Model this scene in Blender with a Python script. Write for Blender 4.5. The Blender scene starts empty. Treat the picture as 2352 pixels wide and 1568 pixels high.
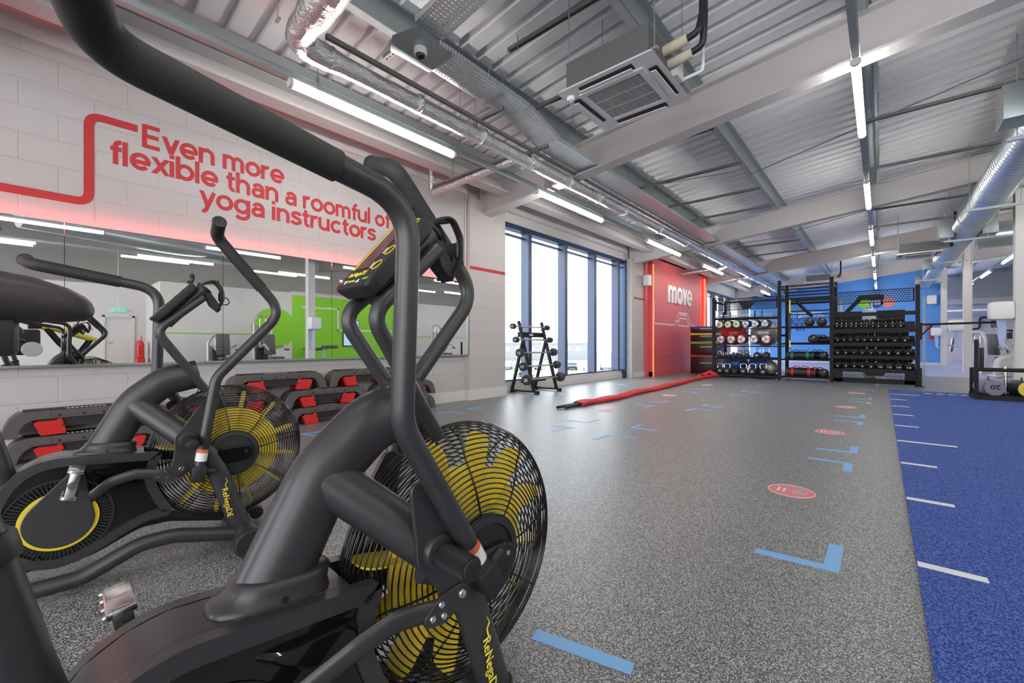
import bpy, bmesh, math, random
from mathutils import Vector, Matrix
V = Vector
R = math.radians
random.seed(7)
sc = bpy.context.scene
COL = sc.collection

# ------------------------------------------------------------------ camera
cam_d = bpy.data.cameras.new('camera')
cam_d.sensor_width = 36.0
cam_d.lens = 15.0
cam_d.shift_y = 0.00255
cam_d.clip_start = 0.02
cam_d.clip_end = 500
cam = bpy.data.objects.new('camera', cam_d)
COL.objects.link(cam)
cam.location = (0, 0, 0.95)
cam.rotation_euler = (R(90), 0, R(40.87))
sc.camera = cam

# ------------------------------------------------------------------ sky, exposure
world = bpy.data.worlds.new('overcast_sky')
sc.world = world
world.use_nodes = True
wn = world.node_tree
bg = wn.nodes['Background']
tc = wn.nodes.new('ShaderNodeTexCoord')
sep = wn.nodes.new('ShaderNodeSeparateXYZ')
ramp = wn.nodes.new('ShaderNodeValToRGB')
ramp.color_ramp.elements[0].position = 0.45
ramp.color_ramp.elements[0].color = (0.93, 0.95, 1.0, 1)
ramp.color_ramp.elements[1].position = 1.0
ramp.color_ramp.elements[1].color = (0.86, 0.92, 1.0, 1)
wn.links.new(tc.outputs['Generated'], sep.inputs[0])
wn.links.new(sep.outputs['Z'], ramp.inputs[0])
wn.links.new(ramp.outputs[0], bg.inputs['Color'])
bg.inputs['Strength'].default_value = 5.5
sc.view_settings.view_transform = 'Standard'
sc.view_settings.look = 'None'
sc.view_settings.gamma = 1.0
sc.view_settings.exposure = 0.25
sc.view_settings.use_curve_mapping = False
cy = sc.cycles
cy.max_bounces = 7
cy.diffuse_bounces = 4
cy.glossy_bounces = 4
cy.transmission_bounces = 4
cy.transparent_max_bounces = 12
cy.caustics_reflective = False
cy.caustics_refractive = False
cy.sample_clamp_indirect = 4.0
cy.use_denoising = True
LED_POWER = 30.0      # emission of the white LED battens
PINK_POWER = 22.0     # emission of the red LED strips

# ------------------------------------------------------------------ materials
MATS = {}
def mat(name, col, rough=0.5, metal=0.0, spec=0.5, emit=0.0, ecol=None, bump=0.0, bscale=200.0, coat=0.0):
    if name in MATS:
        return MATS[name]
    m = bpy.data.materials.new(name)
    m.use_nodes = True
    nt = m.node_tree
    b = nt.nodes['Principled BSDF']
    b.inputs['Base Color'].default_value = (*col, 1)
    b.inputs['Roughness'].default_value = rough
    b.inputs['Metallic'].default_value = metal
    b.inputs['Specular IOR Level'].default_value = spec
    b.inputs['Coat Weight'].default_value = coat
    if emit:
        b.inputs['Emission Color'].default_value = (*(ecol or col), 1)
        b.inputs['Emission Strength'].default_value = emit
    if bump:
        n = nt.nodes.new('ShaderNodeTexNoise')
        n.inputs['Scale'].default_value = bscale
        n.inputs['Detail'].default_value = 3
        t = nt.nodes.new('ShaderNodeTexCoord')
        bp = nt.nodes.new('ShaderNodeBump')
        bp.inputs['Strength'].default_value = bump
        bp.inputs['Distance'].default_value = 0.01
        nt.links.new(t.outputs['Object'], n.inputs['Vector'])
        nt.links.new(n.outputs['Fac'], bp.inputs['Height'])
        nt.links.new(bp.outputs['Normal'], b.inputs['Normal'])
    MATS[name] = m
    return m

def block_wall(name, col, axes='yz', rough=0.6):
    """painted concrete blocks, 450 x 225 mm"""
    m = mat(name, col, rough)
    nt = m.node_tree
    b = nt.nodes['Principled BSDF']
    t = nt.nodes.new('ShaderNodeTexCoord')
    s = nt.nodes.new('ShaderNodeSeparateXYZ')
    c = nt.nodes.new('ShaderNodeCombineXYZ')
    nt.links.new(t.outputs['Object'], s.inputs[0])
    nt.links.new(s.outputs[axes[0].upper()], c.inputs[0])
    nt.links.new(s.outputs[axes[1].upper()], c.inputs[1])
    br = nt.nodes.new('ShaderNodeTexBrick')
    br.inputs['Scale'].default_value = 1.0
    br.inputs['Brick Width'].default_value = 0.45
    br.inputs['Row Height'].default_value = 0.225
    br.inputs['Mortar Size'].default_value = 0.006
    br.inputs['Mortar Smooth'].default_value = 0.6
    br.inputs['Color1'].default_value = (1, 1, 1, 1)
    br.inputs['Color2'].default_value = (0.93, 0.93, 0.93, 1)
    br.inputs['Mortar'].default_value = (0, 0, 0, 1)
    nt.links.new(c.outputs[0], br.inputs['Vector'])
    bp = nt.nodes.new('ShaderNodeBump')
    bp.inputs['Strength'].default_value = 0.6
    bp.inputs['Distance'].default_value = 0.008
    nz = nt.nodes.new('ShaderNodeTexNoise')
    nz.inputs['Scale'].default_value = 60
    nt.links.new(t.outputs['Object'], nz.inputs['Vector'])
    ad = nt.nodes.new('ShaderNodeMath')
    ad.operation = 'MULTIPLY_ADD'
    ad.inputs[1].default_value = 0.12
    nt.links.new(nz.outputs['Fac'], ad.inputs[0])
    nt.links.new(br.outputs['Color'], ad.inputs[2])
    nt.links.new(ad.outputs[0], bp.inputs['Height'])
    nt.links.new(bp.outputs[0], b.inputs['Normal'])
    return m

def speckle(name, base, fl1, fl2, scale, amount, rough, spec=0.55):
    """rubber crumb: dark ground with small light flecks"""
    m = mat(name, base, rough, spec=spec)
    nt = m.node_tree
    b = nt.nodes['Principled BSDF']
    t = nt.nodes.new('ShaderNodeTexCoord')
    vo = nt.nodes.new('ShaderNodeTexVoronoi')
    vo.inputs['Scale'].default_value = scale
    nt.links.new(t.outputs['Object'], vo.inputs['Vector'])
    s = nt.nodes.new('ShaderNodeSeparateColor')
    nt.links.new(vo.outputs['Color'], s.inputs[0])
    lt = nt.nodes.new('ShaderNodeMath')
    lt.operation = 'LESS_THAN'
    lt.inputs[1].default_value = amount
    nt.links.new(s.outputs[0], lt.inputs[0])
    mx = nt.nodes.new('ShaderNodeMix')
    mx.data_type = 'RGBA'
    mx.inputs[6].default_value = (*fl1, 1)
    mx.inputs[7].default_value = (*fl2, 1)
    nt.links.new(s.outputs[1], mx.inputs[0])
    m2 = nt.nodes.new('ShaderNodeMix')
    m2.data_type = 'RGBA'
    m2.inputs[6].default_value = (*base, 1)
    nt.links.new(lt.outputs[0], m2.inputs[0])
    nt.links.new(mx.outputs[2], m2.inputs[7])
    nt.links.new(m2.outputs[2], b.inputs['Base Color'])
    bp = nt.nodes.new('ShaderNodeBump')
    bp.inputs['Strength'].default_value = 0.12
    bp.inputs['Distance'].default_value = 0.003
    nt.links.new(s.outputs[2], bp.inputs['Height'])
    nt.links.new(bp.outputs[0], b.inputs['Normal'])
    return m

def slotted(name, col, rough, metal, px, py, hx, hy, ax='XY'):
    """sheet metal pierced by rows of slots (pitch px,py; slot hx,hy)"""
    m = mat(name, col, rough, metal)
    nt = m.node_tree
    b = nt.nodes['Principled BSDF']
    out = nt.nodes['Material Output']
    t = nt.nodes.new('ShaderNodeTexCoord')
    s = nt.nodes.new('ShaderNodeSeparateXYZ')
    nt.links.new(t.outputs['Object'], s.inputs[0])
    res = []
    for a, p, h in ((ax[0], px, hx), (ax[1], py, hy)):
        md = nt.nodes.new('ShaderNodeMath'); md.operation = 'PINGPONG'
        md.inputs[1].default_value = p / 2
        nt.links.new(s.outputs[a], md.inputs[0])
        lt = nt.nodes.new('ShaderNodeMath'); lt.operation = 'LESS_THAN'
        lt.inputs[1].default_value = h / 2
        nt.links.new(md.outputs[0], lt.inputs[0])
        res.append(lt)
    mu = nt.nodes.new('ShaderNodeMath'); mu.operation = 'MULTIPLY'
    nt.links.new(res[0].outputs[0], mu.inputs[0])
    nt.links.new(res[1].outputs[0], mu.inputs[1])
    tr = nt.nodes.new('ShaderNodeBsdfTransparent')
    mix = nt.nodes.new('ShaderNodeMixShader')
    nt.links.new(mu.outputs[0], mix.inputs[0])
    nt.links.new(b.outputs[0], mix.inputs[1])
    nt.links.new(tr.outputs[0], mix.inputs[2])
    nt.links.new(mix.outputs[0], out.inputs['Surface'])
    return m

def glass_mat(name):
    m = bpy.data.materials.new(name)
    m.use_nodes = True
    nt = m.node_tree
    nt.nodes.remove(nt.nodes['Principled BSDF'])
    tr = nt.nodes.new('ShaderNodeBsdfTransparent')
    tr.inputs[0].default_value = (0.95, 0.97, 0.97, 1)
    gl = nt.nodes.new('ShaderNodeBsdfGlossy')
    gl.inputs['Roughness'].default_value = 0.02
    fr = nt.nodes.new('ShaderNodeValue')
    fr.outputs[0].default_value = 0.05
    mx = nt.nodes.new('ShaderNodeMixShader')
    nt.links.new(fr.outputs[0], mx.inputs[0])
    nt.links.new(tr.outputs[0], mx.inputs[1])
    nt.links.new(gl.outputs[0], mx.inputs[2])
    nt.links.new(mx.outputs[0], nt.nodes['Material Output'].inputs[0])
    return m

def foil_mat(name):
    m = mat(name, (0.78, 0.79, 0.80), 0.2, 1.0)
    nt = m.node_tree
    b = nt.nodes['Principled BSDF']
    t = nt.nodes.new('ShaderNodeTexCoord')
    mp = nt.nodes.new('ShaderNodeMapping')
    mp.inputs['Scale'].default_value = (1, 0.45, 1)
    nt.links.new(t.outputs['Object'], mp.inputs[0])
    n = nt.nodes.new('ShaderNodeTexNoise')
    n.inputs['Scale'].default_value = 22
    n.inputs['Detail'].default_value = 5
    n.inputs['Roughness'].default_value = 0.65
    nt.links.new(mp.outputs[0], n.inputs['Vector'])
    bp = nt.nodes.new('ShaderNodeBump')
    bp.inputs['Strength'].default_value = 0.75
    bp.inputs['Distance'].default_value = 0.03
    nt.links.new(n.outputs['Fac'], bp.inputs['Height'])
    nt.links.new(bp.outputs[0], b.inputs['Normal'])
    return m

M = dict(
    floor=speckle('rubber_floor', (0.078, 0.079, 0.080), (0.50, 0.55, 0.56), (0.40, 0.36, 0.34), 330, 0.38, 0.38),
    turf=speckle('blue_turf', (0.018, 0.050, 0.25), (0.07, 0.14, 0.42), (0.15, 0.21, 0.46), 260, 0.45, 0.9, 0.2),
    farfloor=mat('lilac_floor', (0.36, 0.40, 0.60), 0.4),
    block=block_wall('painted_block', (0.52, 0.49, 0.485)),
    blockx=block_wall('painted_block_side', (0.52, 0.49, 0.485), 'xz'),
    white=mat('white_paint', (0.68, 0.66, 0.65), 0.5),
    beige=mat('beige_paint', (0.66, 0.58, 0.54), 0.6),
    red=mat('red_wall_paint', (0.68, 0.12, 0.13), 0.45),
    blue=block_wall('blue_wall_paint', (0.10, 0.32, 0.78), 'xz'),
    green=mat('green_wall_paint', (0.22, 0.55, 0.02), 0.6),
    redink=mat('red_wall_letter', (0.50, 0.028, 0.035), 0.6),
    navyink=mat('navy_wall_letter', (0.02, 0.05, 0.22), 0.6),
    whiteink=mat('white_marking', (0.80, 0.80, 0.80), 0.6),
    pinkline=mat('pale_pink_line', (0.78, 0.62, 0.62), 0.6),
    roof=mat('roof_deck', (0.90, 0.91, 0.92), 0.38, 0.05),
    beam=mat('beam_paint', (0.60, 0.57, 0.565), 0.5),
    galv=mat('galvanised_steel', (0.42, 0.47, 0.48), 0.42, 0.75, bump=0.08, bscale=40),
    rail=mat('strut_steel', (0.22, 0.22, 0.22), 0.5, 0.5),
    slot=slotted('slotted_rail', (0.30, 0.30, 0.30), 0.5, 0.6, 0.05, 0.041, 0.028, 0.014),
    tray=slotted('perforated_tray', (0.76, 0.78, 0.79), 0.32, 0.55, 0.036, 0.045, 0.010, 0.026),
    foil=foil_mat('foil_lagging'),
    spiral=mat('spiral_duct', (0.62, 0.66, 0.68), 0.28, 0.9),
    grey=mat('grey_metal', (0.34, 0.34, 0.34), 0.5, 0.3),
    lightgrey=mat('light_grey_plastic', (0.62, 0.60, 0.59), 0.45),
    plastic=mat('white_plastic', (0.86, 0.85, 0.85), 0.4),
    grille=mat('grille_grey', (0.22, 0.22, 0.22), 0.6),
    insul=mat('cream_insulation', (0.55, 0.50, 0.38), 0.8),
    black=mat('black_plastic', (0.014, 0.014, 0.015), 0.5),
    satin=mat('satin_black_paint', (0.030, 0.029, 0.031), 0.36, spec=0.6, bump=0.04, bscale=700),
    foam=mat('black_foam', (0.020, 0.019, 0.019), 0.62, bump=0.06, bscale=500),
    gloss=mat('gloss_black', (0.006, 0.006, 0.007), 0.08, spec=0.6),
    saddle=mat('saddle_vinyl', (0.045, 0.037, 0.036), 0.45, bump=0.05, bscale=300),
    rig=mat('rig_black', (0.010, 0.010, 0.011), 0.6, spec=0.3),
    yellow=mat('yellow_plastic', (0.84, 0.64, 0.045), 0.4),
    yelink=mat('yellow_print', (0.85, 0.68, 0.05), 0.5),
    silver=mat('polished_aluminium', (0.80, 0.80, 0.80), 0.22, 1.0),
    chrome=mat('chrome', (0.70, 0.70, 0.72), 0.15, 1.0),
    steel=mat('grey_steel_bar', (0.35, 0.35, 0.36), 0.35, 0.9),
    frame=mat('silver_frame', (0.52, 0.52, 0.53), 0.35, 0.4),
    navy=mat('navy_aluminium', (0.035, 0.075, 0.16), 0.3, 0.3),
    mullion=mat('blue_mullion', (0.060, 0.085, 0.15), 0.4, 0.1),
    mirror=mat('mirror_glass', (0.86, 0.88, 0.87), 0.0, 1.0),
    edge=mat('mirror_edge', (0.5, 0.55, 0.55), 0.2, 0.9),
    redp=mat('red_plastic', (0.62, 0.022, 0.02), 0.35),
    redcloth=mat('red_nylon', (0.62, 0.03, 0.035), 0.55, bump=0.3, bscale=60),
    deck=mat('charcoal_plastic', (0.095, 0.085, 0.083), 0.5),
    tread=mat('ribbed_rubber', (0.016, 0.015, 0.015), 0.6),
    tape=mat('blue_tape', (0.20, 0.46, 0.80), 0.5),
    sticker=mat('red_sticker', (0.72, 0.20, 0.21), 0.5),
    stickergrey=mat('sticker_grey', (0.16, 0.19, 0.19), 0.5),
    glass=glass_mat('window_glass'),
    led=mat('led_diffuser', (1, 1, 1), 0.4, emit=LED_POWER, ecol=(1.0, 0.96, 0.91)),
    pink=mat('red_led', (1, 0.2, 0.2), 0.4, emit=PINK_POWER, ecol=(1.0, 0.09, 0.085)),
    pinkdim=mat('red_led_dim', (1, 0.2, 0.2), 0.4, emit=20.0, ecol=(1.0, 0.16, 0.15)),
    orange=mat('orange_red_led', (1, 0.2, 0.1), 0.4, emit=2.2, ecol=(1.0, 0.10, 0.035)),
    screen=mat('dark_red_lcd', (0.10, 0.025, 0.035), 0.12),
    tv=mat('lit_tv_screen', (0.3, 0.5, 0.8), 0.2, emit=0.55, ecol=(0.42, 0.60, 0.90)),
    exitg=mat('exit_green', (0.02, 0.35, 0.18), 0.4, emit=0.6, ecol=(0.15, 0.75, 0.55)),
    greygum=mat('dark_rubber', (0.030, 0.030, 0.031), 0.5),
    redball=mat('red_ball', (0.55, 0.02, 0.03), 0.3),
    silverball=mat('silver_ball', (0.33, 0.31, 0.31), 0.32, 0.3),
    blueball=mat('blue_ball', (0.02, 0.09, 0.33), 0.3),
    teal=mat('teal_trim', (0.01, 0.20, 0.17), 0.5),
    purple=mat('purple_bag', (0.24, 0.21, 0.32), 0.6),
    pad=mat('grey_upholstery', (0.10, 0.10, 0.105), 0.5),
    asphalt=mat('asphalt', (0.17, 0.17, 0.17), 0.8),
    carw=mat('car_silver', (0.25, 0.26, 0.27), 0.3, 0.2),
    card=mat('car_dark', (0.03, 0.04, 0.055), 0.3, 0.2),
    leaf=mat('spring_leaf', (0.17, 0.18, 0.06), 0.8),
    brick=mat('outside_brick', (0.20, 0.11, 0.085), 0.8),
    paper=mat('blue_paper', (0.45, 0.55, 0.80), 0.8),
)
# ------------------------------------------------------------------ mesh helpers
def perp(d):
    d = d.normalized()
    a = V((0, 0, 1)) if abs(d.z) < 0.9 else V((0, 1, 0))
    u = d.cross(a).normalized()
    return u, d.cross(u).normalized()

def fillet(pts, rad, n=6):
    """round the corners of a polyline"""
    pts = [V(p) for p in pts]
    rads = rad if isinstance(rad, (list, tuple)) else [rad] * len(pts)
    out = [pts[0]]
    for i in range(1, len(pts) - 1):
        a, p, b = pts[i - 1], pts[i], pts[i + 1]
        d1, d2 = (a - p), (b - p)
        ang = d1.angle(d2)
        t = rads[i] / max(math.tan(ang / 2), 1e-3)
        t = min(t, d1.length * 0.49, d2.length * 0.49)
        s, e = p + d1.normalized() * t, p + d2.normalized() * t
        for k in range(n + 1):
            f = k / n
            out.append((s * (1 - f) ** 2) + p * (2 * f * (1 - f)) + e * f ** 2)
    out.append(pts[-1])
    return out

def resample(poly, n, closed=True):
    pts = [V((p[0], p[1])) for p in poly]
    if closed:
        pts.append(pts[0].copy())
    L = [0]
    for a, b in zip(pts, pts[1:]):
        L.append(L[-1] + (b - a).length)
    out, j = [], 0
    m = n if closed else n - 1
    for i in range(n):
        s = L[-1] * i / m
        while j < len(L) - 2 and L[j + 1] < s:
            j += 1
        f = (s - L[j]) / max(L[j + 1] - L[j], 1e-9)
        out.append(pts[j].lerp(pts[j + 1], min(max(f, 0), 1)))
    return out

def smooth_poly(poly, n, it=2):
    p = resample(poly, n)
    for _ in range(it):
        p = [(p[i - 1] + p[i] * 2 + p[(i + 1) % n]) / 4 for i in range(n)]
    return p

def inset(poly, d):
    n = len(poly)
    area = sum(poly[i - 1].x * poly[i].y - poly[i].x * poly[i - 1].y for i in range(n))
    sg = 1 if area > 0 else -1
    out = []
    for i in range(n):
        t = (poly[(i + 1) % n] - poly[i - 1])
        if t.length < 1e-9:
            t = V((1, 0))
        t.normalize()
        out.append(poly[i] + V((-t.y, t.x)) * d * sg)
    return out

YZ = lambda a, b, t: V((t, a, b))
XZ = lambda a, b, t: V((a, t, b))
XY = lambda a, b, t: V((a, b, t))

class MB:
    def __init__(s):
        s.bm = bmesh.new()
    def face(s, vs):
        try:
            s.bm.faces.new(vs)
        except ValueError:
            pass
    def hexa(s, p):
        v = [s.bm.verts.new(q) for q in p]
        for f in ((0, 3, 2, 1), (4, 5, 6, 7), (0, 1, 5, 4), (1, 2, 6, 5), (2, 3, 7, 6), (3, 0, 4, 7)):
            s.face([v[i] for i in f])
        return s
    def box(s, lo, hi, mx=None, bev=0.0):
        (x0, y0, z0), (x1, y1, z1) = lo, hi
        p = [V(q) for q in ((x0, y0, z0), (x1, y0, z0), (x1, y1, z0), (x0, y1, z0), (x0, y0, z1), (x1, y0, z1), (x1, y1, z1), (x0, y1, z1))]
        if mx is not None:
            p = [mx @ q for q in p]
        if bev:
            b2 = bmesh.new()
            v = [b2.verts.new(q) for q in p]
            for f in ((0, 3, 2, 1), (4, 5, 6, 7), (0, 1, 5, 4), (1, 2, 6, 5), (2, 3, 7, 6), (3, 0, 4, 7)):
                b2.faces.new([v[i] for i in f])
            bmesh.ops.bevel(b2, geom=b2.edges[:], offset=bev, segments=2, affect='EDGES', profile=0.5)
            s.merge(b2)
        else:
            s.hexa(p)
        return s
    def merge(s, b2):
        idx = {}
        for v in b2.verts:
            idx[v] = s.bm.verts.new(v.co)
        for f in b2.faces:
            s.face([idx[v] for v in f.verts])
        b2.free()
    def bar(s, a, b, w, h, up=(0, 0, 1), bev=0.0):
        """box section from a to b, w sideways, h along up"""
        a, b = V(a), V(b)
        d = (b - a).normalized()
        u = d.cross(V(up))
        u = u.normalized() if u.length > 1e-6 else perp(d)[0]
        w_ = u.cross(d).normalized()
        mx = Matrix((( *d, ), (*u, ), (*w_, ))).transposed().to_4x4()
        mx.translation = a
        return s.box((0, -w / 2, -h / 2), ((b - a).length, w / 2, h / 2), mx, bev)
    def tube(s, pts, r, n=10, cap=True, side=None):
        """r: float, list of floats, or (in-plane, sideways) radii used with side"""
        pts = [V(p) for p in pts]
        k = len(pts)
        ell = isinstance(r, tuple)
        rs = r if isinstance(r, list) else [r] * k
        tang = []
        for i in range(k):
            t = (pts[min(i + 1, k - 1)] - pts[max(i - 1, 0)])
            tang.append(t.normalized())
        u = perp(tang[0])[0]
        rings = []
        for i in range(k):
            t = tang[i]
            if side is not None:
                w = V(side) - t * V(side).dot(t)
                w.normalize()
                u = w.cross(t).normalized()
            else:
                u = (u - t * u.dot(t)).normalized()
                w = t.cross(u)
            ra, rb = rs[i] if isinstance(rs[i], tuple) else (rs[i], rs[i])
            rings.append([s.bm.verts.new(pts[i] + u * (math.cos(2 * math.pi * j / n) * ra) + w * (math.sin(2 * math.pi * j / n) * rb)) for j in range(n)])
        for a, b in zip(rings, rings[1:]):
            for j in range(n):
                s.face([a[j], a[(j + 1) % n], b[(j + 1) % n], b[j]])
        if cap:
            s.face(rings[0][::-1])
            s.face(rings[-1])
        return s
    def cyl(s, a, b, r, n=20, bev=0.0):
        a, b = V(a), V(b)
        if bev:
            d = (b - a).normalized()
            return s.tube([a, a + d * 1e-4, a + d * bev * 0.3, a + d * bev, b - d * bev, b - d * bev * 0.3, b - d * 1e-4, b],
                          [r - bev, r - bev * 0.9, r - bev * 0.3, r, r, r - bev * 0.3, r - bev * 0.9, r - bev], n)
        return s.tube([a, b], r, n)
    def lathe(s, prof, o=(0, 0, 0), axis=(0, 0, 1), n=24, cap=True):
        """prof: (radius, height) pairs along the axis"""
        o, d = V(o), V(axis).normalized()
        u, w = perp(d)
        rings = []
        for r, h in prof:
            rings.append([s.bm.verts.new(o + d * h + (u * math.cos(2 * math.pi * j / n) + w * math.sin(2 * math.pi * j / n)) * max(r, 1e-4)) for j in range(n)])
        for a, b in zip(rings, rings[1:]):
            for j in range(n):
                s.face([a[j], a[(j + 1) % n], b[(j + 1) % n], b[j]])
        if cap:
            s.face(rings[0][::-1])
            s.face(rings[-1])
        return s
    def ring(s, o, axis, R_, r, n=40, k=6):
        o, d = V(o), V(axis).normalized()
        u, w = perp(d)
        rings = []
        for i in range(n):
            a = 2 * math.pi * i / n
            e = u * math.cos(a) + w * math.sin(a)
            rings.append([s.bm.verts.new(o + e * (R_ + r * math.cos(2 * math.pi * j / k)) + d * (r * math.sin(2 * math.pi * j / k))) for j in range(k)])
        for i in range(n):
            a, b = rings[i], rings[(i + 1) % n]
            for j in range(k):
                s.face([a[j], a[(j + 1) % k], b[(j + 1) % k], b[j]])
        return s
    def prism(s, poly, t0, t1, f=YZ, bev=0.0):
        n = len(poly)
        if bev:
            q = inset([V((p[0], p[1])) for p in poly], bev)
            loops = [[f(p.x, p.y, t0) for p in q], [f(p[0], p[1], t0 + bev) for p in poly], [f(p[0], p[1], t1 - bev) for p in poly], [f(p.x, p.y, t1) for p in q]]
        else:
            loops = [[f(p[0], p[1], t0) for p in poly], [f(p[0], p[1], t1) for p in poly]]
        L = [[s.bm.verts.new(p) for p in l] for l in loops]
        for a, b in zip(L, L[1:]):
            for j in range(n):
                s.face([a[j], a[(j + 1) % n], b[(j + 1) % n], b[j]])
        s.face(L[0][::-1])
        s.face(L[-1])
        return s
    def band(s, outer, inner, t0, t1, f=YZ):
        """a flat closed band between two outlines with as many points"""
        n = len(outer)
        L = [[s.bm.verts.new(f(p[0], p[1], t)) for p in poly] for poly, t in ((outer, t0), (outer, t1), (inner, t1), (inner, t0))]
        for k in range(4):
            a, b = L[k], L[(k + 1) % 4]
            for j in range(n):
                s.face([a[j], a[(j + 1) % n], b[(j + 1) % n], b[j]])
        return s
    def ball(s, c, r, n=20, sq=(1, 1, 1)):
        prof = [(math.sin(math.pi * i / (n // 2)), -math.cos(math.pi * i / (n // 2))) for i in range(n // 2 + 1)]
        c = V(c)
        rings = [[s.bm.verts.new(c + V((sq[0] * r * a * math.cos(2 * math.pi * j / n), sq[1] * r * a * math.sin(2 * math.pi * j / n), sq[2] * r * b))) for j in range(n)] for a, b in ((max(p[0], 1e-3), p[1]) for p in prof)]
        for a, b in zip(rings, rings[1:]):
            for j in range(n):
                s.face([a[j], a[(j + 1) % n], b[(j + 1) % n], b[j]])
        s.face(rings[0][::-1]); s.face(rings[-1])
        return s
    def loft(s, rings, cap=True):
        L = [[s.bm.verts.new(p) for p in r] for r in rings]
        n = len(L[0])
        for a, b in zip(L, L[1:]):
            for j in range(n):
                s.face([a[j], a[(j + 1) % n], b[(j + 1) % n], b[j]])
        if cap:
            s.face(L[0][::-1]); s.face(L[-1])
        return s
    def move(s, mx):
        bmesh.ops.transform(s.bm, matrix=mx, verts=s.bm.verts[:])
        return s
    def build(s, name, m, parent=None, ang=38, label=None):
        bmesh.ops.recalc_face_normals(s.bm, faces=s.bm.faces[:])
        me = bpy.data.meshes.new(name)
        s.bm.to_mesh(me)
        s.bm.free()
        me.materials.append(M[m] if isinstance(m, str) else m)
        if ang:
            me.polygons.foreach_set('use_smooth', [True] * len(me.polygons))
            me.set_sharp_from_angle(angle=R(ang))
        o = bpy.data.objects.new(name, me)
        COL.objects.link(o)
        if parent is not None:
            o.parent = parent
        if label:
            o['label'] = label
        return o

def tag(o, label, cat, group=None):
    o['label'] = label
    o['category'] = cat
    if group:
        o['group'] = group
    return o

def thing(name, label, cat, loc=(0, 0, 0), rz=0.0, group=None):
    o = bpy.data.objects.new(name, None)
    o.empty_display_size = 0.1
    COL.objects.link(o)
    o.location = loc
    o.rotation_euler = (0, 0, rz)
    return tag(o, label, cat, group)

def struct(mb, name, m, ang=30, parent=None):
    o = mb.build(name, m, parent, ang)
    if parent is None:
        o['kind'] = 'structure'
    return o

def dup(root, loc=None, rz=None, label=None, group=None):
    r = root.copy()
    COL.objects.link(r)
    if loc is not None:
        r.location = loc
    if rz is not None:
        r.rotation_euler = (0, 0, rz)
    if label:
        r['label'] = label
    if group:
        r['group'] = group
    for ch in list(root.children):
        c = ch.copy()
        COL.objects.link(c)
        c.parent = r
        for g in list(ch.children):
            d = g.copy()
            COL.objects.link(d)
            d.parent = c
    return r

def frame(o, ex, ey):
    """matrix with text x along ex, text up along ey, origin o"""
    ex, ey = V(ex).normalized(), V(ey).normalized()
    ez = ex.cross(ey)
    mx = Matrix((ex, ey, ez)).transposed().to_4x4()
    mx.translation = V(o)
    return mx

def A_(cx, cy, rx, ry, a0, a1, n=14):
    return [(cx + rx * math.cos(R(a0 + (a1 - a0) * k / n)), cy + ry * math.sin(R(a0 + (a1 - a0) * k / n))) for k in range(n + 1)]
def curve(pts, n=5):
    out = []
    for k in range(len(pts) - 1):
        p = [V(pts[max(0, min(len(pts) - 1, k + d))]) for d in (-1, 0, 1, 2)]
        for q in range(n):
            t = q / n
            out.append(tuple(0.5 * ((2 * p[1]) + (p[2] - p[0]) * t + (2 * p[0] - 5 * p[1] + 4 * p[2] - p[3]) * t * t + (3 * p[1] - p[0] - 3 * p[2] + p[3]) * t ** 3)))
    return out + [tuple(pts[-1])]
RING = A_(0.5, 0.5, 0.4, 0.4, 0, 360, 30)
ARCH = A_(0.45, 0.55, 0.35, 0.35, 180, 0) + [(0.8, 0)]
S_ = [(0.70, 0.74), (0.62, 0.86), (0.40, 0.905), (0.17, 0.82), (0.17, 0.63), (0.40, 0.52), (0.66, 0.41), (0.67, 0.20), (0.42, 0.095), (0.16, 0.15), (0.08, 0.27)]
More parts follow.
